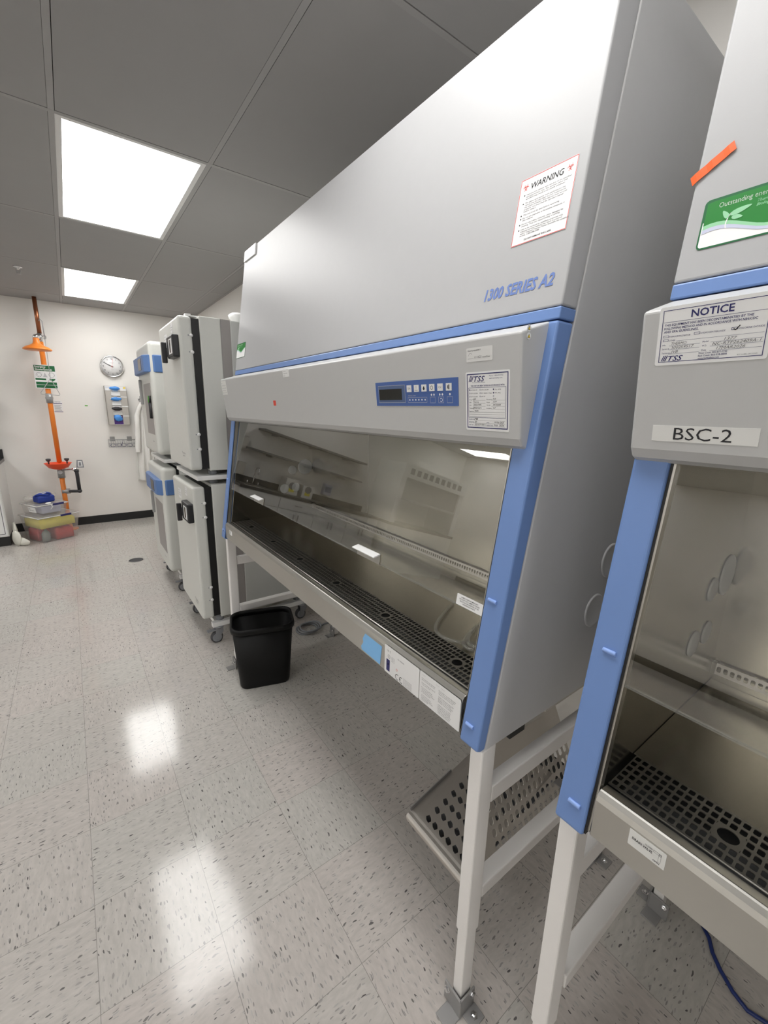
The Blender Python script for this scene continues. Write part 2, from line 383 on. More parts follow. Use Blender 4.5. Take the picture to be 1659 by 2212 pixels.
# lamps sit in every other bay of three columns
LAMP_COLS = [0, -4, -9]
def is_lamp(i, j): return i in LAMP_COLS and j % 2 == 0
TW = 0.011                       # half width of a tee
tiles, tees = MB(), MB()
i0 = math.floor((XL-GX)/TX); i1 = math.ceil((XR-GX)/TX); j0 = math.floor((YB-GY)/TY); j1 = math.ceil((YF-GY)/TY)
for i in range(i0, i1):
    for j in range(j0, j1):
        if is_lamp(i, j): continue
        x0, x1 = max(GX+i*TX+TW+0.0025, XL), min(GX+(i+1)*TX-TW-0.0008, XR)
        y0, y1 = max(GY+j*TY+TW+0.0008, YB), min(GY+(j+1)*TY-TW-0.0028, YF)
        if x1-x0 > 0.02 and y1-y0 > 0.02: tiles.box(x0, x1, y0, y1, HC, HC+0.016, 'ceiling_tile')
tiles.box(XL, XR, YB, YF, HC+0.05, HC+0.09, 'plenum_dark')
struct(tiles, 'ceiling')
for i in range(i0+1, i1):
    x = GX+i*TX
    if XL < x < XR: tees.box(x-TW, x+TW, YB, YF, HC-0.001, HC+0.03, 'ceiling_tee')
for j in range(j0+1, j1):
    y = GY+j*TY
    if YB < y < YF: tees.box(XL, XR, y-TW, y+TW, HC-0.0012, HC+0.03, 'ceiling_tee')
for (x0, x1, y0, y1) in ((XL, XR, YF-0.022, YF), (XL, XR, YB, YB+0.022), (XL, XL+0.022, YB, YF), (XR-0.022, XR, YB, YF)):
    tees.box(x0, x1, y0, y1, HC-0.0015, HC+0.03, 'ceiling_tee')
struct(tees, 'trim_1')
LAMP_LABEL = {(0, 0): 'large glowing flat ceiling light panel seen whole above the tiled aisle',
              (0, 2): 'smaller looking glowing ceiling light panel close to the far wall'}
for i in LAMP_COLS:
    for j in range(-4, 4, 2):
        x0, x1, y0, y1 = GX+i*TX+TW, GX+(i+1)*TX-TW, GY+j*TY+TW, GY+(j+1)*TY-TW
        t = thing('ceiling_light', LAMP_LABEL.get((i, j), 'flat glowing ceiling light panel outside the picture, mirrored in glass or lighting the room'), 'light',
                  ((x0+x1)/2, (y0+y1)/2, HC), 'recessed ceiling light panels')
        fb = MB()
        e = 0.024
        for (a, c, d, f) in ((x0, x0+e, y0, y1), (x1-e, x1, y0, y1), (x0+e, x1-e, y0, y0+e), (x0+e, x1-e, y1-e, y1)):
            fb.box(a, c, d, f, HC+0.0005, HC+0.03, 'lamp_frame')
        fb.build('lamp_frame', t)
        MB().box(x0+e, x1-e, y0+e, y1-e, HC+0.004, HC+0.012, 'lamp_diffuser').build('diffuser', t)

# ================================================================== BIOSAFETY CABINETS
SL = 0.1466
def Xf(z, dx): return 0.4959+dx+SL*z            # sloping front
def Xs(z, dx): return Xf(z, dx)+(0.028 if z < 0.83 else 0.028+(z-0.83)*0.0255)
UN, UV = Vector((0, -1, 0)), Vector((SL, 0, 1)).normalized()   # reading direction and up on the front
NF = Vector((-1, 0, SL)).normalized()
CXF = 0.023/0.195                                              # slope of the control box face
BV = Vector((-CXF, 0, 1)).normalized(); BN = Vector((-1, 0, -CXF)).normalized()
def fpt(y, z, dx, off=0.0): return Vector((Xf(z, dx), y, z))+NF*off
def bpt(y, z, dx, off=0.0): return Vector((0.668+dx+(1.685-z)*CXF, y, z))+BN*off

def sheet(name, parent, o, u, v, n, wd, ht, m, label=None, radius=0.0, thick=0.0006, sub=None):
    """a sticker: thin slab with its top corner at o, wd along u, ht down -v; writing goes on as a sub-part by sub(mb, P)"""
    b = MB(); r = min(radius, wd/2, ht/2)
    o, u, v, n = Vector(o), Vector(u), Vector(v), Vector(n)
    if r > 0:
        P = []
        for cx, cz, a0 in ((wd-r, -r, 0), (r, -r, 90), (r, -ht+r, 180), (wd-r, -ht+r, 270)):
            for k in range(5):
                a = math.radians(a0+k*22.5); P.append(o+u*(cx+r*math.cos(a))+v*(cz+r*math.sin(a)))
    else: P = [o, o+u*wd, o+u*wd-v*ht, o-v*ht]
    b.prism(P, n*thick, m); s_ = b.build(name, parent)
    if label: note(s_, label)
    if sub:
        t = MB(); sub(t, lambda x, y, k=0: o+n*(thick+0.0003+k*0.0002)+u*x-v*y); t.build('lettering', s_)
    return s_
def rect(t, P, x0, y0, x1, y1, m, k=0): t.quad(P(x0, y0, k), P(x1, y0, k), P(x1, y1, k), P(x0, y1, k), m)
def outline(t, P, x0, y0, x1, y1, wd, m, k=0):
    rect(t, P, x0, y0, x1, y0+wd, m, k); rect(t, P, x0, y1-wd, x1, y1, m, k); rect(t, P, x0, y0+wd, x0+wd, y1-wd, m, k); rect(t, P, x1-wd, y0+wd, x1, y1-wd, m, k)
def disc(t, P, cx, cy_, r, m, k=0, n=16): t.add([P(cx+r*math.cos(2*math.pi*i/n), cy_+r*math.sin(2*math.pi*i/n), k) for i in range(n)], [tuple(range(n))], m)
def ring(t, P, cx, cy_, r, wd, m, k=0, n=18, a0=0, a1=360):
    V = []; N_ = n+1
    for i in range(N_):
        a = math.radians(a0+(a1-a0)*i/n); V += [P(cx+r*math.cos(a), cy_+r*math.sin(a), k), P(cx+(r-wd)*math.cos(a), cy_+(r-wd)*math.sin(a), k)]
    t.add(V, [(2*i, 2*i+2, 2*i+3, 2*i+1) for i in range(n)], m)
def biohazard(t, P, cx, cy_, r, m):
    for a in (90, 210, 330):
        ca, sa = math.cos(math.radians(a)), math.sin(math.radians(a))
        ring(t, P, cx+0.48*r*ca, cy_-0.48*r*sa, 0.5*r, 0.13*r, m, 0, 14, -a+55, -a+305)
    ring(t, P, cx, cy_, 0.42*r, 0.10*r, m)
    disc(t, P, cx, cy_, 0.12*r, m)
def tss_mark(t, P, u, v, x, y, h, m):
    """three slanted bars and the letters"""
    for k in range(3):
        x0 = x+k*0.30*h; s_ = 0.42*h
        t.quad(P(x0+s_, y-h), P(x0+s_+0.17*h, y-h), P(x0+0.17*h, y), P(x0, y), m)
    t.text('TSS', P(x+1.22*h, y), u, v, h*0.88, m, width=2.5*h, bold=0.012, shear=0.3)

def lcd_panel(root, dx, y0, y1, z0, z1):
    """blue key panel on the control box (y0 far edge, y1 near edge)"""
    wd, ht = y0-y1, (z1-z0)/BV.z
    o = bpt(y0, z1, dx)
    def writing(t, P):
        outline(t, P, 0.012, 0.009, 0.125, 0.052, 0.0009, 'ink_faint')
        t.text('AIRFLOW', P(0.135, 0.037), UN, BV, 0.0025, 'ink_faint', width=0.03)
        outline(t, P, 0.135, 0.0395, 0.205, 0.052, 0.0006, 'ink_faint')
        for k in range(6): disc(t, P, 0.142+k*0.0112, 0.0455, 0.0021, 'ink_white')
        for k in range(3): outline(t, P, 0.216+k*0.0275, 0.0395, 0.233+k*0.0275, 0.053, 0.0006, 'ink_faint')
        for x in (0.2205, 0.2290, 0.248, 0.2565, 0.2800): disc(t, P, x, 0.0345, 0.0024, 'ink_white')
        ring(t, P, 0.2525, 0.0465, 0.0042, 0.0011, 'ink_white', n=12, a0=-150, a1=150)
    p = sheet('key_panel', root, o, UN, BV, BN, wd, ht, 'blue_panel', 'blue key panel with dark display', 0.001, 0.0012, writing)
    q = lambda x, y, k=0: o+BN*(0.0013+k)+UN*x-BV*y
    b = MB(); b.prism([q(0.013, 0.010), q(0.124, 0.010), q(0.124, 0.051), q(0.013, 0.051)], BN*0.0004, 'lcd_frame')
    b.prism([q(0.016, 0.018, 0.0004), q(0.112, 0.018, 0.0004), q(0.112, 0.045, 0.0004), q(0.016, 0.045, 0.0004)], BN*0.0003, 'lcd_dark'); b.build('display', p)
    for k in range(6):
        x0 = 0.133+k*0.0272
        b = MB(); b.prism([q(x0, 0.011), q(x0+0.0172, 0.011), q(x0+0.0172, 0.0268), q(x0, 0.0268)], BN*0.0012, 'plastic_white')
        o3 = lambda x, y: q(x, y, 0.0014)
        if k == 0: b.text('ON', o3(x0+0.0086, 0.021), UN, BV, 0.0048, 'ink_grey', width=0.010, align='C')
        elif k == 1:
            b.quad(o3(x0+0.003, 0.0225), o3(x0+0.0142, 0.0225), o3(x0+0.0142, 0.0236), o3(x0+0.003, 0.0236), 'ink_grey'); b.quad(o3(x0+0.0082, 0.0135), o3(x0+0.009, 0.0135), o3(x0+0.009, 0.02), o3(x0+0.0082, 0.02), 'ink_grey')
        elif k == 2: b.add([o3(x0+0.0086+0.0034*math.cos(a)*(0.6 if math.sin(a) < 0 else 1), 0.0192+0.0045*math.sin(a)) for a in [i*math.pi/7 for i in range(14)]], [tuple(range(14))], 'ink_black')
        elif k == 3: ring(b, lambda x, y, kk=0: o3(x, y), x0+0.0086, 0.019, 0.0046, 0.0014, 'ink_grey')
        elif k == 4: b.text('UV', o3(x0+0.0086, 0.021), UN, BV, 0.0044, 'ink_grey', width=0.009, align='C')
        else:
            b.add([o3(x0+0.005, 0.0165), o3(x0+0.009, 0.0130), o3(x0+0.009, 0.0250), o3(x0+0.005, 0.0215)], [(0, 1, 2, 3)], 'ink_black'); b.quad(o3(x0+0.0105, 0.014), o3(x0+0.0118, 0.014), o3(x0+0.0118, 0.0242), o3(x0+0.0105, 0.0242), 'ink_grey')
        b.build('key', p)

def perforated(mb, o, u, v, nu, nv, pu, pv, hu, hv, m, skip=None, cut=0.35, big=None):
    """sheet of nu by nv cells with chamfered holes; skip(i, j) leaves a cell out"""
    o, u, v = Vector(o), Vector(u), Vector(v); V = []; F = []
    for i in range(nu):
        for j in range(nv):
            if skip and skip(i, j): continue
            c = o+u*((i+0.5)*pu)+v*((j+0.5)*pv); k = len(V)
            a, d = pu/2, pv/2; ch = cut*min(hu, hv)
            out = [(-a, -d), (0, -d), (a, -d), (a, 0), (a, d), (0, d), (-a, d), (-a, 0)]
            inn = [(-hu+ch*0.3, -hv+ch*0.3), (0, -hv), (hu-ch*0.3, -hv+ch*0.3), (hu, 0), (hu-ch*0.3, hv-ch*0.3), (0, hv), (-hu+ch*0.3, hv-ch*0.3), (-hu, 0)]
            inn = [(-hu, -hv+ch), (-hu+ch, -hv), (hu-ch, -hv), (hu, -hv+ch), (hu, hv-ch), (hu-ch, hv), (-hu+ch, hv), (-hu, hv-ch)]
            V += [c+u*x+v*y for x, y in ((-a, -d), (a, -d), (a, d), (-a, d))]+[c+u*x+v*y for x, y in inn]
            F += [(k, k+5, k+4), (k, k+1, k+6, k+5), (k+1, k+7, k+6), (k+1, k+2, k+8, k+7), (k+2, k+9, k+8), (k+2, k+3, k+10, k+9), (k+3, k+11, k+10), (k+3, k, k+4, k+11)]
    mb.add(V, F, m)
def holed_patch(mb, o, u, v, wu, wv, r, m, n=24):
    """rectangle wu by wv with a round hole in the middle"""
    o, u, v = Vector(o), Vector(u), Vector(v); c = o+u*wu/2+v*wv/2; V = []
    for i in range(n):
        a = 2*math.pi*i/n; ca, sa = math.cos(a), math.sin(a); k = min(wu/2/max(1e-9, abs(ca)), wv/2/max(1e-9, abs(sa)))
        V += [c+u*k*ca+v*k*sa, c+u*r*ca+v*r*sa]
    mb.add(V, [(2*i, (2*i+2) % (2*n), (2*i+3) % (2*n), 2*i+1) for i in range(n)], m)

def cabinet(yn, yf, dx, label, group):
    r = thing('biosafety_cabinet', label, 'lab cabinet', ((0.65+1.40)/2, (yn+yf)/2, 0.822), group)
    f, s_ = (lambda z: Xf(z, dx)), (lambda z: Xs(z, dx))
    ZT, XB = 2.318, 1.40+dx; T = 0.0555
    # side panels
    for y0, y1 in ((yn, yn+0.018), (yf-0.018, yf)):
        MB().xz([(s_(0.822)+0.001, 0.822), (XB, 0.822), (XB, ZT), (s_(ZT)+0.001, ZT), (s_(1.72)+0.001, 1.72)], y0, y1, 'cabinet_paint_lifted').build('side_panel', r, bevel=0.003)
    # front upper panel: one folded sheet from seam to seam
    MB().xz([(f(1.7345), 1.7345), (f(ZT), ZT), (s_(ZT), ZT), (s_(1.7345), 1.7345)], yn, yf, 'cabinet_paint_dimmed').build('front_panel', r, bevel=0.004, seg=3)
    MB().xz([(f(1.7115), 1.7115), (f(1.7335), 1.7335), (s_(1.7335), 1.7335), (s_(1.7115), 1.7115)], yn, yf, 'blue_paint').build('trim_band', r, bevel=0.0025)
    MB().xz([(s_(1.70)-0.004, 1.52), (s_(1.70)-0.004, 1.70), (s_(ZT)-0.004, ZT-0.004), (XB, ZT-0.004), (XB, 1.52)], yn+0.018, yf-0.018, 'cabinet_paint_lifted').build('fan_housing', r)
    # blue corner columns with tipped ends and two rubber stops each
    for near in (True, False):
        y0, y1 = (yn, yn+0.052) if near else (yf-0.052, yf)
        b = MB(); b.xz([(f(0.832), 0.832), (f(1.7095), 1.7095), (s_(1.7095), 1.7095), (s_(0.826), 0.826), (f(0.826)+0.012, 0.826)], y0, y1, 'blue_paint')
        col = b.build('corner_column', r, bevel=0.005, seg=3)
        for z in (1.160, 0.878):
            yc = (y0+y1)/2+(0.004 if near else -0.004); P = fpt(yc, z, dx, 0.001)
            MB().tube([P-Vector((0, 0.0105, 0)), P-Vector((0, 0.008, 0)), P+Vector((0, 0.008, 0)), P+Vector((0, 0.0105, 0))], 0.0042, 'bumper_blue', 8).build('bumper', col)
        yi = y1 if near else y0; d = 1 if near else -1
        MB().xz([(f(0.835)+0.006, 0.835), (f(1.50)+0.006, 1.50), (f(1.50)+0.026, 1.50), (f(0.835)+0.026, 0.835)], yi, yi+d*0.0035, 'gasket_black').build('sash_gasket', r)
        MB().xz([(f(0.86)+0.007, 0.84), (f(1.50)+0.007, 1.50), (f(1.50)+0.022, 1.50), (f(0.86)+0.022, 0.84)], yi+d*0.0035, yi+d*0.007, 'stainless').build('sash_guide', r)
    # control box with chamfered top and bottom, rounded ends
    prof = [(0.752, 1.7105), (0.684, 1.689), (0.668, 1.6835), (0.6905, 1.492), (0.700, 1.478), (0.714, 1.4715), (0.752, 1.4715)]
    MB().xz([(x+dx, z) for x, z in prof], yn+0.019, yf-0.001, 'box_paint_lifted').build('control_box', r, bevel=0.0045, seg=3)
    MB().box(0.714+dx, 0.75+dx, yn+0.021, yn+0.05, 1.4665, 1.4714, 'gasket_black').build('hinge_stop', r)
    # glass sash (hangs a little steeper than the front) and its two grips
    b = MB(); ga = 0.166; zb, zt_ = 1.113, 1.50; xb = f(zb)+0.010; xt = xb+ga*(zt_-zb)
    b.xz([(xb, zb), (xt, zt_), (xt+0.0001, zt_), (xb+0.0001, zb)], yn+0.054, yf-0.054, 'sash_glass')
    # single clear sheet: keep only the face towards the room
    g = MB(); g.quad((xb, yn+0.054, zb), (xb, yf-0.054, zb), (xt, yf-0.054, zt_), (xt, yn+0.054, zt_), 'sash_glass')
    sash = g.build('glass_sash', r)
    b = MB(); b.box(xb-0.001, xb+0.005, yn+0.054, yf-0.054, zb-0.0025, zb, 'tube_clear'); b.build('sash_edge', sash)
    for yc in ((yn+yf)/2-0.455, (yn+yf)/2+0.455):
        b = MB(); b.xz([(xb-0.004, 1.112), (xb-0.004+0.03*ga, 1.142), (xb-0.001+0.03*ga, 1.142), (xb-0.001, 1.112)], yc-0.058, yc+0.058, 'stainless')
        b.xz([(xb-0.004+0.03*ga, 1.142), (xb-0.022, 1.138), (xb-0.022, 1.1345), (xb-0.004+0.024*ga, 1.1375)], yc-0.058, yc+0.058, 'plastic_white')
        note(b.build('sash_handle', sash, bevel=0.001), 'pale ledge shaped grip')
    # chamber
    yi0, yi1 = yn+T, yf-T; WS = 0.9225; BK = 1.165+dx
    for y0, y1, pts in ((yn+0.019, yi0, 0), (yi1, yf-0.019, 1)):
        b = MB(); b.xz([(f(0.84)+0.03, 0.84), (BK+0.02, 0.84), (BK+0.02, 1.52), (f(1.52)+0.03, 1.52)], y0, y1, 'stainless_shaded'); b.build('chamber_side', r, bevel=0.003)
        yy, d = (yi0, 1) if pts == 0 else (yi1, -1)
        for px, pz, pr in ((1.118, 1.205, 0.046), (1.035, 1.190, 0.026), (1.055, 1.085, 0.026), (0.982, 1.082, 0.028)):
            b = MB(); b.lathe([(0, 0), (pr*0.92, 0), (pr, 0.0008), (pr, 0.003), (pr*0.86, 0.0045), (0, 0.005)], (px+dx, yy, pz), (0, d, 0), 'plastic_port', 28, caps=False); b.build('port_plug', r)
    for yy, d in ((yn, -1), (yf, 1)):
        for px, pz, pr in ((1.091, 1.175, 0.046), (1.041, 1.048, 0.045)):
            b = MB(); b.lathe([(0, 0), (pr, 0), (pr, 0.002), (pr*0.93, 0.004), (pr*0.88, 0.0032), (0, 0.003)], (px+dx, yy, pz), (0, d, 0), 'cabinet_paint_lifted', 36, caps=False); b.build('port_cap', r)
    b = MB(); b.box(BK, BK+0.02, yi0, yi1, 0.985, 1.52, 'stainless_dark'); b.box(BK+0.012, BK+0.02, yi0, yi1, 0.90, 0.985, 'stainless_dark')
    b.box(BK-0.0008, BK, (yn+yf)/2+0.28, (yn+yf)/2+0.2815, 0.985, 1.52, 'stainless'); b.build('back_wall', r)
    # rear air slots
    b = MB(); n = int((yi1-yi0-0.02)/0.0127)
    perforated(b, (BK-0.004, yi1-0.008, 0.946), (0, -1, 0), Vector((0.22, 0, 1)).normalized(), n, 1, 0.0127, 0.027, 0.0042, 0.0065, 'stainless_plate', cut=0.5)
    b.box(BK-0.005, BK+0.01, yi1-0.008, yi1, 0.946, 0.973, 'stainless'); b.build('air_slot_strip', r, solid=0.0015)
    b = MB(); b.box(f(1.5)+0.035, BK+0.02, yi0, yi1, 1.508, 1.52, 'cabinet_paint_dimmed'); b.build('chamber_ceiling', r)
    # work surface: solid part, perforated grille with finger holes, tray under it
    gx0 = 0.669+dx; pu, pv = 0.01225, 0.0172; nr = 6; nc = int((yi1-yi0-0.012)/pu); ys = yi1-(yi1-yi0-nc*pu)/2
    big = []
    for k in range(6):
        yb_ = (yn+yf)/2+(k-2.5)*0.304-0.022; big.append(int((ys-yb_)/pu)-1)
    b = MB()
    sk = lambda i, j: any(q <= i <= q+2 for q in big) and j in (2, 3)
    perforated(b, (gx0, ys, WS), (0, -1, 0), (1, 0, 0), nc, nr, pu, pv, 0.0044, 0.0062, 'stainless', sk)
    for q in big: holed_patch(b, (gx0+2*pv, ys-q*pu, WS), (0, -1, 0), (1, 0, 0), 3*pu, 2*pv, 0.0138, 'stainless')
    gr = b.build('front_grille', r, solid=0.0016)
    b = MB(); b.tube([(gx0-0.002, ys, WS+0.001), (gx0-0.002, ys-nc*pu, WS+0.001)], 0.0022, 'stainless', 8); b.build('grille_lip', gr)
    b = MB(); b.box(gx0+nr*pv, BK+0.011, yi0+0.001, yi1-0.001, WS-0.0012, WS+0.0004, 'stainless_dark'); b.build('work_surface', r, bevel=0.0004)
    b = MB(); b.box(0.66+dx, BK+0.012, yi0, yi1, 0.842, 0.850, 'dark_vent_and_shade'); b.box(0.66+dx, XB, yn+0.018, yf-0.018, 0.824, 0.841, 'cabinet_paint_lifted'); b.build('drain_pan', r)  # pan top coloured dark as the shade seen through the grille holes
    # stainless front apron, folded
    ya0, ya1 = yn+0.0605, yf-0.0605
    prof = [(gx0-0.005, WS-0.002), (0.646+dx, 0.9235), (0.6425+dx, 0.9265), (0.638+dx, 0.9250), (0.6315+dx, 0.9195), (0.6275+dx, 0.911), (0.6275+dx, 0.838), (0.632+dx, 0.8345), (0.66+dx, 0.8345), (0.66+dx, 0.84), (0.634+dx, 0.84), (0.634+dx, 0.91), (gx0-0.005, 0.917)]
    note(MB().xz(prof, ya0, ya1, 'stainless').build('front_apron', r, bevel=0.0012), 'stainless front apron with a bright folded lip')
    MB().box(XB-0.01, XB+0.005, yn+0.02, yf-0.02, 0.83, ZT-0.01, 'cabinet_paint_lifted').build('rear_panel', r)
    return r

YN1, YF1, YN2, YF2, DX2 = 0.485, 2.385, -1.591, 0.309, 0.010
GRP = 'biosafety cabinets along the wall'
bsc1 = cabinet(YN1, YF1, 0.0, 'whole large white and blue hooded lab cabinet with WARNING sheet on its sloping front', GRP)
bsc2 = cabinet(YN2, YF2, DX2, 'white and blue hooded lab cabinet cut by the picture edge, marked BSC-2', GRP)

# ---- writing and stickers on the cabinet in the middle
def warn_sheet(t, P):
    outline(t, P, 0.0005, 0.0005, 0.1205, 0.1235, 0.0011, 'ink_red')
    t.text('WARNING', P(0.0603, 0.0235), UN, UV, 0.0105, 'ink_black', width=0.070, bold=0.018, shear=0.12, align='C')
    biohazard(t, P, 0.0135, 0.0165, 0.0078, 'ink_red'); biohazard(t, P, 0.1075, 0.0165, 0.0078, 'ink_red')
    items = [(0.0325, ['Operate this cabinet with window in the specified', 'opening position only. Any position other than', 'specified may result in an unsafe condition.']),
             (0.0480, ['The agents used and/or work performed in this', 'cabinet may be hazardous to your health and to', 'the health of others. (The cabinet must be used', 'properly. You must read the operators manual', 'before using.)']),
             (0.0700, ['This unit must be level before operating.']), (0.0760, ['Do not use explosive or flammable substances in', 'this cabinet.']),
             (0.0870, ['Do not use Iodine, Chlorine, other halogens for', 'cleaning. They can cause rusting or pitting.']),
             (0.0970, ['Unit to be serviced by qualified personnel only.', 'Improper service methods may result in personal', 'injury. Contact Thermo Fisher Scientific for qualified', 'service. 1-800-848-3080'])]
    for y, lines in items:
        disc(t, P, 0.0135, y-0.0010, 0.0014, 'ink_black', n=8)
        for k, ln in enumerate(lines): t.text(ln, P(0.018, y+k*0.0039), UN, UV, 0.0025, 'ink_grey', width=0.00192*len(ln), bold=0.01)
    t.text('DO NOT REMOVE THIS LABEL', P(0.0600, 0.1180), UN, UV, 0.0028, 'ink_black', width=0.060, bold=0.02, align='C')
sheet('warning_label', bsc1, fpt(0.6265, 1.9905, 0, 0.0002), UN, UV, NF, 0.121, 0.1240, 'sticker_white', 'white WARNING sheet with red border', sub=warn_sheet)
b = MB(); b.text('1300 SERIES A2', fpt(0.6765, 1.7745, 0, 0.0007), UN, UV, 0.0215, 'ink_blue', width=0.166, bold=0.028, shear=0.22); note(b.build('series_lettering', bsc1), 'blue slanted lettering 1300 SERIES A2')
def badge(t, P):
    t.text('Thermo', P(0.075, 0.026), UN, UV, 0.011, 'ink_faint', width=0.10, align='C'); t.text('SCIENTIFIC', P(0.075, 0.037), UN, UV, 0.005, 'ink_faint', width=0.10, align='C')
sheet('maker_badge', bsc1, fpt(2.372, 2.318, 0, 0.0002), UN, UV, NF, 0.158, 0.050, 'sticker_white', 'raised white maker badge', 0.0, 0.006, badge)
def energy(wd, ht):
    def fn(t, P):
        # green field above a wave, mint and lilac bands, sprout, words
        n = 20; sc_ = wd/0.165
        wave = lambda x: 0.043*sc_-0.010*sc_*math.cos((x/wd*1.15-0.12)*math.pi*2)
        X = [0.0035*sc_+(wd-0.007*sc_)*i/n for i in range(n+1)]
        top = 0.0035*sc_
        V = []; W = []; U = []
        for x in X:
            e = max(0.0, 0.006*sc_-(x-X[0]))*0.6+max(0.0, 0.006*sc_-(X[-1]-x))*0.6
            V += [P(x, top+e*0.4), P(x, wave(x))]; W += [P(x, wave(x), 1), P(x, wave(x)+0.0035*sc_*(1.6-x/wd), 1)]
            U += [P(x, wave(x)+0.0035*sc_*(1.6-x/wd), 1), P(x, wave(x)+0.0075*sc_*(1.5-x/wd), 1)]
        F = [(2*i, 2*i+2, 2*i+3, 2*i+1) for i in range(n)]
        t.add(V, F, 'label_green'); t.add(W, F, 'label_mint'); t.add(U, F, 'label_lilac')
        t.text('Outstanding energy efficiency', P(0.018*sc_, 0.0145*sc_), UN, UV, 0.0064*sc_, 'ink_white', width=0.090*sc_)
        t.text('Thermo Scientific', P(0.0615*sc_, 0.0215*sc_), UN, UV, 0.0035*sc_, 'label_mint', width=0.035*sc_, shear=0.25, bold=0.02)
        t.text('Biological Safety Cabinets', P(0.0615*sc_, 0.0265*sc_), UN, UV, 0.0035*sc_, 'label_mint', width=0.055*sc_, shear=0.25, bold=0.02)
        stem = [(0.034-0.004*math.sin(k/8*2.4), 0.026+0.020*k/8+0.0*k) for k in range(9)]
        for (a, c) in zip(stem, stem[1:]): t.quad(P(a[0]*sc_, a[1]*sc_, 2), P((a[0]+0.0012)*sc_, a[1]*sc_, 2), P((c[0]+0.0014)*sc_, c[1]*sc_, 2), P(c[0]*sc_, c[1]*sc_, 2), 'ink_white')
        for (cx, cy_, L_, W_, an) in ((0.045, 0.0255, 0.012, 0.0035, -14), (0.0285, 0.0265, 0.007, 0.0028, -125), (0.0425, 0.0335, 0.0065, 0.0028, 12)):
            ca, sa = math.cos(math.radians(an)), math.sin(math.radians(an))
            pts = [(L_*math.cos(a), W_*math.sin(a)*(1-0.4*math.cos(a))) for a in [2*math.pi*i/14 for i in range(14)]]
            t.add([P((cx+x*ca-y*sa)*sc_, (cy_+x*sa+y*ca)*sc_, 2) for x, y in pts], [tuple(range(14))], 'label_mint')
    return fn
def energy_label(root, y, z, dx, wd, ht):
    s_ = sheet('energy_label', root, fpt(y, z, dx, 0.0002), UN, UV, NF, wd, ht, 'label_green_dark', 'green energy sticker with a white sprout and wave', 0.006*wd/0.165)
    k = wd/0.165
    t = MB(); o = fpt(y, z, dx, 0.0009); P = lambda x, yy, kk=0: o+NF*(kk*0.0002)+UN*x-UV*yy
    e = 0.0022*k; r = 0.004*k; Q = []
    for cx, cz, a0 in ((wd-e-r, ht-e-r, 0), (e+r, ht-e-r, 90)):
        for q in range(5):
            a = math.radians(a0+q*22.5); Q.append(P(cx+r*math.cos(a), cz+r*math.sin(a)))
    t.add([P(e, 0.03*k), P(wd-e, 0.03*k)]+Q, [tuple(range(2+len(Q)))], 'ink_white')
    P2 = lambda x, yy, kk=0: P(x, yy, kk+1)
    energy(wd, ht)(t, P2); t.build('lettering', s_)
energy_label(bsc1, 2.384, 1.868, 0, 0.134, 0.073)
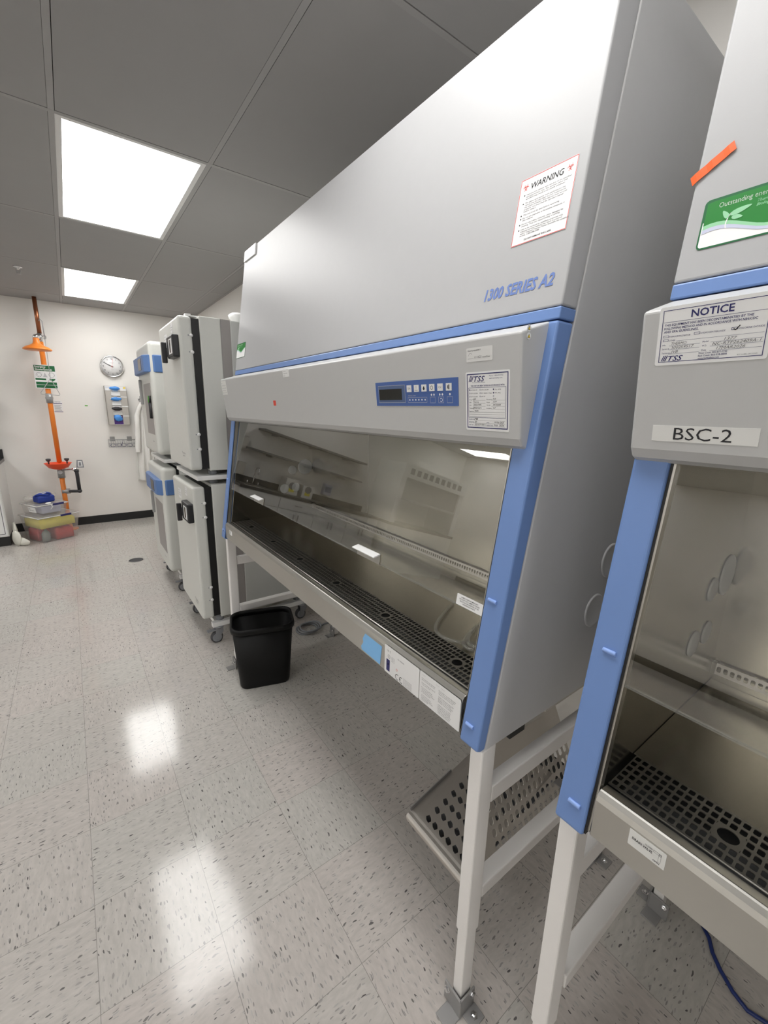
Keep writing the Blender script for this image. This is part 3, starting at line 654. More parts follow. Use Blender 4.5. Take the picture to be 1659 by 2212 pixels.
def tss_test(t, P):
    outline(t, P, 0.0035, 0.0035, 0.1085, 0.112, 0.0019, 'ink_navy')
    tss_mark(t, P, UN, BV, 0.0085, 0.0190, 0.0115, 'ink_navy')
    t.text('Technical Safety Services', P(0.018, 0.0215), UN, BV, 0.0016, 'ink_navy', width=0.034)
    t.text('Phone: 1-800-877-7742', P(0.0625, 0.0105), UN, BV, 0.0023, 'ink_navy', width=0.034); t.text('www.techsafety.com', P(0.0625, 0.0150), UN, BV, 0.0023, 'ink_navy', width=0.032)
    t.text('THIS UNIT HAS BEEN TESTED IN ACCORDANCE WITH:', P(0.014, 0.0285), UN, BV, 0.0026, 'ink_navy', width=0.086, bold=0.02)
    outline(t, P, 0.0075, 0.0305, 0.1035, 0.091, 0.0007, 'ink_navy')
    for k, (a, c, d) in enumerate((('NSF/ANSI 49', 'CETA CAG-003', 'CAL. 52096'), ('CETA CAG-006', 'ISO 14644-1 Class', 'MFR. SPEC.'), ('CETA CAG-002', 'USP 797', ''))):
        y = 0.0365+k*0.0065
        for x, s_ in ((0.010, a), (0.038, c), (0.072, d)):
            on = (k == 0 and x != 0.038) or (k == 1 and x == 0.072)
            if on: rect(t, P, x, y-0.0028, x+0.0022, y, 'ink_navy')
            else: outline(t, P, x, y-0.0026, x+0.0026, y, 0.0004, 'ink_navy')
            if s_: t.text(s_, P(x+0.0035, y), UN, BV, 0.0022, 'ink_grey', width=0.0016*len(s_))
    rows = [(0.0555, 'Avg. Vel.', '105', 'Deviation', 'N/A'), (0.0612, 'Mfr.', 'Thermo', 'Model', '1377'), (0.0670, 'S/N', '300257495', 'TSS ID', '34725000'), (0.0728, 'Testing', 'Baltimore', 'Location', '157')]
    for y, a, h1, c, h2 in rows:
        t.text(a, P(0.010, y), UN, BV, 0.0022, 'ink_grey', width=0.0016*len(a)); t.text(h1, P(0.021, y-0.0006), UN, BV, 0.0032, 'ink_black', width=0.0024*len(h1), shear=0.2)
        rect(t, P, 0.020, y+0.0004, 0.053, y+0.0007, 'ink_grey')
        t.text(c, P(0.056, y), UN, BV, 0.0022, 'ink_grey', width=0.0016*len(c)); t.text(h2, P(0.072, y-0.0006), UN, BV, 0.0032, 'ink_black', width=0.0024*len(h2), shear=0.2)
        rect(t, P, 0.068, y+0.0004, 0.101, y+0.0007, 'ink_grey')
    t.text('Remarks', P(0.010, 0.0790), UN, BV, 0.0022, 'ink_grey', width=0.012); t.text('N/A', P(0.024, 0.0785), UN, BV, 0.0032, 'ink_black', width=0.010, shear=0.3)
    for y in (0.0794, 0.0838, 0.0882): rect(t, P, 0.010, y, 0.101, y+0.0004, 'ink_grey')
    for y, a, h1, c, h2 in ((0.0955, 'PROPER USE', 'MJB', '', ''), (0.1012, 'SIGNATURE', 'Jm', 'DATE', '19 Feb 2025'), (0.1068, 'CERT NO.', '2025-0219-0001-1', 'RETEST DUE', 'Feb. 2026')):
        t.text(a, P(0.008, y), UN, BV, 0.0022, 'ink_navy', width=0.0016*len(a)); t.text(h1, P(0.024, y-0.0005), UN, BV, 0.0034, 'ink_black', width=min(0.030, 0.003*len(h1)), shear=0.3)
        if c: t.text(c, P(0.056, y), UN, BV, 0.0022, 'ink_navy', width=0.0016*len(c)); t.text(h2, P(0.075, y-0.0005), UN, BV, 0.0034, 'ink_black', width=0.025, shear=0.3)
        rect(t, P, 0.023, y+0.0006, 0.102, y+0.0009, 'ink_grey')
sheet('test_certificate', bsc1, bpt(0.6405, 1.6205, 0, 0.0002), UN, BV, BN, 0.112, 0.1165, 'sticker_white', 'white test sheet headed TSS with a dark blue border', 0.003, sub=tss_test)
def cleaned(t, P):
    t.text('Cleaned by microSCAN IT', P(0.004, 0.0065), UN, BV, 0.0026, 'ink_black', width=0.034, bold=0.01)
    ring(t, P, 0.011, 0.0150, 0.005, 0.0005, 'ink_grey', n=14, a0=180, a1=330); rect(t, P, 0.004, 0.0205, 0.019, 0.0209, 'ink_grey')
    t.text('11/14/23', P(0.021, 0.0205), UN, BV, 0.0042, 'ink_grey', width=0.019, shear=0.3); t.text('Initial/Date', P(0.043, 0.0205), UN, BV, 0.0026, 'ink_black', width=0.018)
sheet('cleaning_sticker', bsc1, bpt(0.6375, 1.6665, 0, 0.0002), UN, BV, BN, 0.0675, 0.0265, 'sticker_clear', 'pale sticker with a signature and date', 0.002, sub=cleaned)
lcd_panel(bsc1, 0.0, 0.967, 0.662, 1.5535, 1.6130)
sheet('red_tape', bsc1, bpt(1.700, 1.573, 0, 0.0002), UN, BV, BN, 0.026, 0.020, 'tape_red', 'small scrap of red tape')
def tiny(lines, h, x, y0, st, wd): 
    def fn(t, P):
        for k, ln in enumerate(lines): t.text(ln, P(x, y0+k*st), UN, Vector((0, 0, 1)), h, 'ink_grey', width=min(wd, 0.75*h*len(ln)))
    return fn
sheet('small_sticker', bsc1, bpt(1.567, 1.6835, 0, 0.0002), UN, BV, BN, 0.055, 0.027, 'sticker_white', 'small white sticker near the top edge', sub=tiny(['NOTICE', 'Inspected', '2023'], 0.005, 0.006, 0.008, 0.008, 0.043))
sheet('small_sticker', bsc1, bpt(2.378, 1.677, 0, 0.0002), UN, BV, BN, 0.085, 0.070, 'sticker_paper', 'pale instruction sticker at the end of the control box', sub=tiny(['BSC', 'Certified for use', 'Class II Type A2', 'Do not block', 'Date   Initial'], 0.006, 0.008, 0.014, 0.012, 0.065))
for z in (1.690, 1.6765):
    o = Vector((0.6865+(1.69-z)*0.1, YN1+0.0188, z)); u, v, n = Vector((1, 0, 0)), Vector((0, 0, 1)), Vector((0, -1, 0))
    b = MB(); P = lambda x, y, k=0: o+u*x-v*y+n*(0.0006+0.0002*k)
    b.prism([o+u*0.006*math.cos(2*math.pi*i/18)+v*0.006*math.sin(2*math.pi*i/18) for i in range(18)], n*0.0005, 'sticker_white')
    b.add([P(0, -0.004), P(0.0042, 0.0032), P(-0.0042, 0.0032)], [(0, 1, 2)], 'ink_black'); b.add([P(0, -0.0030, 1), P(0.0031, 0.0026, 1), P(-0.0031, 0.0026, 1)], [(0, 1, 2)], 'ink_yellow')
    note(b.build('hazard_dot', bsc1), 'round white sticker with a yellow triangle')
def merc(t, P):
    for k, ln in enumerate(('LAMPS CONTAIN MERCURY.', 'DO NOT PUT LAMPS IN TRASH.', 'RECYCLE OR DISPOSE OF AS', 'HAZARDOUS WASTE.')):
        t.text(ln, P(0.0385, 0.0070+k*0.0048), UN, UV, 0.0030, 'ink_black', width=0.0023*len(ln), align='C', bold=0.01)
sheet('lamp_label', bsc1, fpt(0.619, 1.1395, 0, -0.009), UN, UV, NF, 0.077, 0.0255, 'sticker_white', 'white sticker on the glass about mercury lamps', 0.0015, sub=merc)
# apron stickers
AU, AV, AN = Vector((0, -1, 0)), Vector((0, 0, 1)), Vector((-1, 0, 0))
ap = lambda y, z, dx=0.0: Vector((0.6273+dx, y, z))
b = MB(); P = lambda y, z: ap(y, z)
b.prism([P(.930, .903), P(.846, .902), P(.854, .842), P(.948, .843), P(.951, .853), P(.940, .870), P(.943, .882)], AN*0.0004, 'tape_blue'); note(b.build('blue_tape', bsc1), 'torn square of pale blue tape')
def rating(t, P):
    t.text('US  C', P(0.012, 0.016), AU, AV, 0.005, 'ink_grey', width=0.016); ring(t, P, 0.020, 0.030, 0.0055, 0.0008, 'ink_grey'); t.text('UL', P(0.020, 0.0322), AU, AV, 0.004, 'ink_grey', width=0.006, align='C')
    for k in range(4): t.text('LISTED 3A21', P(0.031, 0.027+k*0.004), AU, AV, 0.002, 'ink_grey', width=0.014)
    t.text('P/N 190656R00', P(0.058, 0.020), AU, AV, 0.0035, 'ink_grey', width=0.027)
    rect(t, P, 0.009, 0.040, 0.024, 0.075, 'ink_navy'); t.text('NSF', P(0.0165, 0.056), AU, AV, 0.005, 'ink_white', width=0.010, align='C')
    ring(t, P, 0.055, 0.052, 0.0035, 0.001, 'ink_red')
    ring(t, P, 0.058, 0.072, 0.0085, 0.0018, 'ink_black', a0=60, a1=300); ring(t, P, 0.075, 0.072, 0.0085, 0.0018, 'ink_black', a0=60, a1=300); rect(t, P, 0.067, 0.071, 0.074, 0.0726, 'ink_black')
    for k in range(6): t.text('Made in USA by Thermo Fisher Scientific', P(0.084, 0.062+k*0.0036), AU, AV, 0.0021, 'ink_grey', width=0.034)
    rect(t, P, 0.084, 0.0832, 0.130, 0.0836, 'ink_grey')
sheet('rating_label', bsc1, ap(0.832, 0.919), AU, AV, AN, 0.145, 0.083, 'sticker_white', 'white rating sticker with a CE mark', 0.003, sub=rating)
def manual(t, P):
    for k, x in enumerate((0.010, 0.058, 0.075)): t.text(('Caution', 'Attention', 'Warning')[k], P(x, 0.008), AU, AV, 0.0025, 'ink_faint', width=0.012)
    y = 0.018
    for k, ln in enumerate(('Clean only with mild detergent', 'Rinse well and dry after use', '', 'Electrical ratings 115 V 60 Hz', 'Total current 16 A', '', 'Do not exceed rated load', 'Disconnect before service', 'Replace filters when alarmed', 'See operating manual', '', 'Protect from moisture', 'Use only grounded outlet', 'Patents pending in the USA', 'Lamp type F32T8')):
        if ln: t.text(ln, P(0.008+(k % 3)*0.001, y+k*0.0042), AU, AV, 0.0023, 'ink_grey', width=0.0016*len(ln))
    for k, ln in enumerate(('Ne pas utiliser de produits inflammables', 'Ouvrir la vitre seulement a la hauteur', 'indiquee par le fabricant du poste', '', 'Verifier le debit avant chaque usage', 'Nettoyer la surface de travail', 'Remplacer les filtres si necessaire', 'Debrancher avant tout entretien', '', 'Courant total 16 A 115 V 60 Hz', 'Lire le manuel de l operateur', 'Lampe fluorescente type F32T8', 'Proteger de l humidite ambiante', 'Ne pas bloquer la grille avant', 'Utiliser une prise avec terre')):
        if ln: t.text(ln, P(0.068, y+k*0.0042), AU, AV, 0.0023, 'ink_grey', width=0.0014*len(ln))
sheet('manual_label', bsc1, ap(0.685, 0.919), AU, AV, AN, 0.138, 0.083, 'sticker_white', 'white sticker full of fine print next to the column', 0.003, sub=manual)
sheet('small_sticker', bsc1, ap(2.252, 0.900), AU, AV, AN, 0.044, 0.024, 'sticker_white', 'tiny white sticker at the far end of the apron', sub=tiny(['PASSED', 'QC 12'], 0.005, 0.006, 0.010, 0.009, 0.03))

# ---- writing and stickers on the cabinet at the picture edge
energy_label(bsc2, 0.2885, 1.8405, DX2, 0.165, 0.0665)
def notice(t, P):
    outline(t, P, 0.0045, 0.0045, 0.119, 0.0715, 0.0008, 'ink_navy')
    t.text('NOTICE', P(0.061, 0.0165), UN, BV, 0.0086, 'ink_navy', width=0.046, bold=0.022, align='C'); rect(t, P, 0.0065, 0.0195, 0.117, 0.0200, 'ink_navy')
    for k, ln in enumerate(('THIS EQUIPMENT HAS BEEN DECONTAMINATED BY THE', 'FOLLOWING METHOD AND IN ACCORDANCE WITH NIH/CDC', 'AND EPA GUIDELINES.')):
        t.text(ln, P(0.0075, 0.0248+k*0.0043), UN, BV, 0.0027, 'ink_navy', width=0.00215*len(ln), bold=0.015)
    for x, y, s_ in ((0.0075, 0.0395, 'PARAFORMALDEHYDE'), (0.044, 0.0390, 'HYDROGEN PEROXIDE'), (0.084, 0.0385, 'CHLORINE DIOXIDE'), (0.0075, 0.0445, 'OTHER')):
        outline(t, P, x, y-0.0029, x+0.0068, y, 0.0005, 'ink_navy'); t.text(s_, P(x+0.0076, y), UN, BV, 0.0019, 'ink_navy', width=0.00155*len(s_))
    for (a, c) in (((0.0862, 0.0372), (0.0885, 0.0388)), ((0.0885, 0.0388), (0.0925, 0.0338))):
        d = Vector((c[0]-a[0], c[1]-a[1])).normalized()*0.0006; t.quad(P(a[0]-d.y, a[1]+d.x, 1), P(c[0]-d.y, c[1]+d.x, 1), P(c[0]+d.y, c[1]-d.x, 1), P(a[0]+d.y, a[1]-d.x, 1), 'ink_black')
    rect(t, P, 0.024, 0.0445, 0.117, 0.0448, 'ink_navy')
    for y, a, h1, c, h2, x2 in ((0.0500, 'Mfr.', 'THERMO', 'Model', '1377', 0.078), (0.0550, 'Serial #', '300259517', 'W.O.', 'NC-RTP262409A-1', 0.066), (0.0605, 'Technician', 'JVB', 'Date', '17MAR2026', 0.071)):
        t.text(a, P(0.0075, y), UN, BV, 0.0020, 'ink_navy', width=0.0011*len(a)); t.text(h1, P(0.0185, y-0.0005), UN, BV, 0.0034, 'ink_grey', width=0.0030*len(h1), shear=0.25)
        rect(t, P, 0.016, y+0.0003, 0.052, y+0.0006, 'ink_navy'); t.text(c, P(0.055, y), UN, BV, 0.0020, 'ink_navy', width=0.0013*len(c))
        t.text(h2, P(x2, y-0.0005), UN, BV, 0.0034, 'ink_grey', width=0.0033*len(h2), shear=0.25); rect(t, P, 0.064, y+0.0003, 0.117, y+0.0006, 'ink_navy')
    tss_mark(t, P, UN, BV, 0.0075, 0.0700, 0.0072, 'ink_navy')
    for k, ln in enumerate(('West Coast: 800-877-7742', 'East Coast: 866-528-8898', 'www.techsafety.com')): t.text(ln, P(0.052, 0.0640+k*0.0032), UN, BV, 0.0021, 'ink_navy', width=0.0013*len(ln), bold=0.01)
    t.text('BSC-LABEL-DECON01', P(0.094, 0.0690), UN, BV, 0.0014, 'ink_grey', width=0.020)
sheet('notice_label', bsc2, bpt(0.2852, 1.6850, DX2, 0.0002), UN, BV, BN, 0.1235, 0.0755, 'sticker_white', 'white NOTICE sticker with dark blue print', 0.003, sub=notice)
def bsc_no(t, P): t.text('BSC-2', P(0.062, 0.0195), UN, BV, 0.0168, 'ink_black', width=0.068, align='C')
sheet('number_label', bsc2, bpt(0.2780, 1.5275, DX2, 0.0002), UN, BV, BN, 0.1235, 0.0225, 'sticker_paper', 'plain white strip reading BSC-2', sub=bsc_no)
lcd_panel(bsc2, DX2, -0.30, -0.605, 1.5535, 1.6130)
b = MB()
for i in range(8):    # strip of orange tape, wrapped off the corner, slightly puckered
    q = lambda t_: fpt(0.314-0.046*t_, 1.8745+0.030*t_, DX2, 0.0012+0.0012*abs(math.sin(t_*9)))
    a, c = q(i/8), q((i+1)/8); wv = Vector((0, -0.0035, 0))*0.7+UV*(-0.006)
    b.prism([a-wv, c-wv, c+wv, a+wv], NF*0.0004, 'tape_orange')
note(b.build('orange_tape', bsc2), 'strip of orange tape stuck over the corner')
def drain(t, P):
    t.text('CLOSED', P(0.023, 0.009), AU, AV, 0.0024, 'ink_grey', width=0.011, bold=0.02); t.text('DRAIN VALVE', P(0.005, 0.0155), AU, AV, 0.0042, 'ink_black', width=0.029, bold=0.02); t.text('OPEN', P(0.036, 0.0255), AU, AV, 0.0026, 'ink_black', width=0.009, bold=0.02)
    outline(t, P, 0.035, 0.0065, 0.046, 0.0102, 0.0004, 'ink_grey'); outline(t, P, 0.0425, 0.0075, 0.046, 0.022, 0.0003, 'ink_grey'); ring(t, P, 0.0442, 0.0084, 0.0018, 0.0005, 'ink_grey')
sheet('drain_label', bsc2, ap(0.1915, 0.908, DX2), AU, AV, AN, 0.052, 0.029, 'sticker_paper', 'white DRAIN VALVE sticker with a lever diagram', 0.001, sub=drain)

# ================================================================== STANDS
def stand(yn, yf, dx, label):
    r = thing('cabinet_stand', label, 'stand', ((0.66+1.35)/2+dx, (yn+yf)/2, 0), 'steel stands under the cabinets')
    for (x, side) in ((0.6385+dx, 'f'), (1.315+dx, 'b')):
        for y, d in ((yn, 1), (yf, -1)):
            y0, y1 = sorted((y+d*0.001, y+d*0.036))
            b = MB(); b.box(x, x+0.047, y0, y1, 0.268, 0.822, 'stand_paint'); leg = b.build('leg', r, bevel=0.004)
            b = MB(); b.box(x+0.004, x+0.043, y0+0.003, y1-0.003, 0.004, 0.268, 'stand_paint'); b.build('leg_extension', leg, bevel=0.003)
            # angle bracket around the foot corner: two upright plates and two floor tabs
            yo = y-d*0.005; xo = x-0.006; b = MB(); ya, yb = sorted((yo, yo+d*0.005))
            b.box(xo, xo+0.055, ya, yb, 0.002, 0.062, 'bracket_grey'); ya, yb = sorted((yo, yo+d*0.058)); b.box(xo, xo+0.005, ya, yb, 0.002, 0.062, 'bracket_grey')
            ya, yb = sorted((yo, yo+d*0.045)); b.box(xo-0.042, xo+0.002, ya, yb, 0.0, 0.004, 'bracket_grey'); ya, yb = sorted((yo, yo-d*0.036)); b.box(xo+0.012, xo+0.058, ya, yb, 0.0, 0.004, 'bracket_grey')
            br = b.build('foot_bracket', r, bevel=0.0015)
            for c, ax in (((xo, yo+d*0.046, 0.045), (-1, 0, 0)), ((xo+0.036, yo-d*0.018, 0.004), (0, 0, 1)), ((xo+0.045, yo, 0.048), (0, -d, 0))):
                b = MB(); b.lathe([(0.010, 0), (0.010, 0.0015), (0.0065, 0.0016), (0.0065, 0.006), (0.004, 0.0075), (0, 0.0078)], c, ax, 'chrome', 6, smooth=False); b.build('bolt', br)
    for y, d in ((yn, 1), (yf, -1)):
        y0, y1 = sorted((y+d*0.001, y+d*0.032))
        MB().box(0.6855+dx, 1.315+dx, y0, y1, 0.657, 0.703, 'stand_paint').build('upper_rail', r, bevel=0.003)
        y0, y1 = sorted((y+d*0.001, y+d*0.040))
        MB().box(0.6855+dx, 1.315+dx, y0, y1, 0.366, 0.402, 'stand_paint').build('lower_rail', r, bevel=0.003)
        y0, y1 = sorted((y+d*0.002, y+d*0.02))
        b = MB(); b.box(0.735+dx, 0.79+dx, y0, y1, 0.806, 0.8215, 'gasket_black'); b.build('mount_pad', r)
        b = MB(); b.box(0.79+dx, 0.86+dx, y0, y1, 0.812, 0.8215, 'stainless'); b.box(0.875+dx, 1.20+dx, y0, y1, 0.815, 0.8215, 'stainless'); b.build('mount_shim', r)
    MB().box(1.325+dx, 1.355+dx, yn+0.037, yf-0.037, 0.655, 0.700, 'stand_paint').build('rear_rail', r, bevel=0.003)
    return r
stand(YN1, YF1, 0, 'pale steel four legged stand carrying the whole cabinet in the middle')
stand(YN2, YF2, DX2, 'pale steel stand under the cabinet marked BSC-2')

# perforated guard hung inside the stand: a low sloping plate and a steep side panel
ft = thing('perforated_guard', 'perforated stainless plate and panel hung inside the stand behind its white leg', 'guard', (0.95, 0.70, 0.25), None)
def grid_holes(b, o, u, v, W, H, cells, hu, hv, m, ch=0.4):
    """sheet W along u, H along v; cells = list of (u0, v0, u1, v1) each with one chamfered hole; the rest of the sheet is filled row by row"""
    o, u, v = Vector(o), Vector(u), Vector(v)
    rows = {}
    for c in cells: rows.setdefault((round(c[0], 6), round(c[2], 6)), []).append(c)
    P = lambda a, c: o+u*a+v*c
    last = 0.0
    for (r0, r1) in sorted(rows):
        if r0 > last+1e-6: b.quad(P(last, 0), P(r0, 0), P(r0, H), P(last, H), m)
        lc = 0.0
        for (a0, c0, a1, c1) in sorted(rows[(r0, r1)], key=lambda q: q[1]):
            if c0 > lc+1e-6: b.quad(P(a0, lc), P(a1, lc), P(a1, c0), P(a0, c0), m)
            am, cm = (a0+a1)/2, (c0+c1)/2; k = ch*min(hu, hv)
            V = [P(a0, c0), P(a1, c0), P(a1, c1), P(a0, c1)]+[P(am+x, cm+y) for x, y in ((-hu, -hv+k), (-hu+k, -hv), (hu-k, -hv), (hu, -hv+k), (hu, hv-k), (hu-k, hv), (-hu+k, hv), (-hu, hv-k))]
            b.add(V, [(0, 5, 4), (0, 1, 6, 5), (1, 7, 6), (1, 2, 8, 7), (2, 9, 8), (2, 3, 10, 9), (3, 11, 10), (3, 0, 4, 11)], m); lc = c1
        if lc < H-1e-6: b.quad(P(r0, lc), P(r1, lc), P(r1, H), P(r0, H), m)
        last = r1
    if last < W-1e-6: b.quad(P(last, 0), P(W, 0), P(W, H), P(last, H), m)
tilt = math.radians(15); u = Vector((math.cos(tilt), 0, math.sin(tilt))); o = Vector((0.745, 0.8446, 0.250)); v = Vector((0, -1, 0)); nz_ = Vector((-math.sin(tilt), 0, math.cos(tilt)))
pu, pv, nu, nv = 0.0385, 0.0298, 10, 6
W_, D_ = 0.44, 0.245
cells = [(0.0205+i*pu, 0.0467+j*pv, 0.0205+(i+1)*pu, 0.0467+(j+1)*pv) for i in range(nu) for j in range(nv)]
b = MB(); V = []; F = []
for (a0, c0, a1, c1) in cells:
    c = o+u*((a0+a1)/2)+v*((c0+c1)/2); k = len(V)
    OUT = [(-1, -1), (0, -1), (1, -1), (1, 0), (1, 1), (0, 1), (-1, 1), (-1, 0)]
    for (x, y) in OUT: V.append(c+u*x*pu/2+v*y*pv/2)
    for (x, y) in OUT:      # slanted leaf shaped hole
        th = math.atan2(y, x); px, py = math.cos(th), math.sin(th)
        La, Lb, Sa, Sb = -0.42, 0.86, 0.30, 0.36; det = Sa*Lb-La*Sb
        s1 = (px*Lb-La*py)/det; s2 = (Sa*py-Sb*px)/det; rr_ = min(1/math.hypot(s1, s2), 0.93/max(abs(px), abs(py)))
        V.append(c+u*px*rr_*pu/2+v*py*rr_*pv/2)
    F += [(k+q, k+(q+1) % 8, k+8+(q+1) % 8, k+8+q) for q in range(8)]
b.add(V, F, 'stainless_plate')
def strip(b, a0, a1, c0, c1): b.quad(o+u*a0+v*c0, o+u*a1+v*c0, o+u*a1+v*c1, o+u*a0+v*c1, 'stainless_plate')
ce, ae = 0.0467+nv*pv, 0.0205+nu*pu
strip(b, 0.004, 0.0205, 0, D_); strip(b, ae, W_, 0, D_); strip(b, 0.0205, ae, 0, 0.0467); strip(b, 0.0205, ae, ce, D_)
q_ = lambda t_: u*(0.004-0.012*math.sin(t_))+nz_*(-0.012+0.012*math.cos(t_))
for k in range(4):    # rolled lower edge and short skirt
    a, c = math.radians(k*28), math.radians((k+1)*28)
    b.quad(o+q_(a), o+q_(c), o+q_(c)+v*D_, o+q_(a)+v*D_, 'stainless_plate')
e_ = o+q_(math.radians(112)); b.quad(e_, e_-nz_*0.010, e_-nz_*0.010+v*D_, e_+v*D_, 'stainless_plate')
b.build('sloping_plate', ft, solid=0.002)
b = MB(); un = [o+u*0.012-nz_*0.030, o+u*(W_-0.004)-nz_*0.030]; b.prism([un[0], un[1], un[1]-nz_*0.003, un[0]-nz_*0.003], v*D_, 'plastic_grey'); b.build('shade_sheet', ft)  # added dark sheet, standing in for the shaded floor behind the holes
b = MB(); b.prism([o+u*0.014, o+u*0.205, o+u*0.205+nz_*0.014, o+u*0.014+nz_*0.014], v*0.003, 'bracket_grey'); b.build('edge_lip', ft)
ph = math.radians(63); w2 = Vector((0, math.cos(ph), math.sin(ph))); o2_ = Vector((0.775, 0.5665, 0.273)); n2_ = Vector((0, -math.sin(ph), math.cos(ph)))
PW = 0.175; cells = [(0.012+i*0.034, 0.007+j*0.0272, 0.012+(i+1)*0.034, 0.007+(j+1)*0.0272) for i in range(5) for j in range(16)]
b = MB(); grid_holes(b, o2_+Vector((0.075, 0, 0)), w2, (1, 0, 0), PW+0.012, 0.45, cells, 0.0115, 0.0082, 'stainless_plate', 0.6); b.add([o2_+Vector((0.01, 0, 0)), o2_+Vector((0.075, 0, 0)), o2_+Vector((0.075, 0, 0))+w2*0.115], [(0, 1, 2)], 'stainless_plate'); sp = b.build('side_panel', ft, solid=0.0015)
b = MB(); b.prism([o2_+w2*(PW+0.012)+Vector((0.095, 0, 0)), o2_+w2*(PW+0.012)+Vector((0.525, 0, 0)), o2_+w2*0.60+Vector((0.525, 0, 0)), o2_+w2*0.60+Vector((0.34, 0, 0))], n2_*-0.002, 'stainless_plate')
b.prism([o2_+w2*0.455+Vector((0.26, 0, 0)), o2_+w2*0.455+Vector((0.525, 0, 0)), o2_+w2*0.459+Vector((0.525, 0, 0)), o2_+w2*0.459+Vector((0.262, 0, 0))], n2_*0.0015, 'stainless_plate'); up_ = b.build('upper_panel', ft)
for x in (0.33, 0.47):
    c = o2_+w2*0.525+Vector((x, 0, 0)); MB().cyl(c, c+n2_*0.003, 0.010, 'gasket_black', n=14).build('rubber_plug', up_)
for x in (1.12, 1.26): MB().box(x, x+0.03, 0.5255, 0.5675, 0.385, 0.389, 'bracket_grey').build('hanger', ft)

# loose tubing and rod inside the cabinets
pts = []
for k in range(40):
    a = k/39; pts.append((0.955-0.20*math.sin(a*math.pi*0.92), 0.895-0.27*a, 0.929+0.06*math.sin(a*math.pi)**2*0.2))
b = MB(); b.tube(pts, 0.0048, 'tube_clear', 10)
tag(b.build('vacuum_tubing', loc=(0.85, 0.76, 0.924)), 'clear plastic tubing looped on the steel work surface behind the glass', 'tubing')
pts = [(0.90-0.13*math.sin(k/30*math.pi), 0.745-0.16*k/30, 0.929+0.012*math.sin(k/30*math.pi)) for k in range(31)]
b = MB(); b.tube(pts, 0.0055, 'tube_clear', 10); b.tube([(x+0.006, y-0.008, z+0.009) for x, y, z in pts], 0.0055, 'tube_clear', 10)
tag(b.build('coiled_tubing', loc=(0.84, 0.67, 0.924)), 'doubled coil of clear tubing half hidden by the blue column', 'tubing')

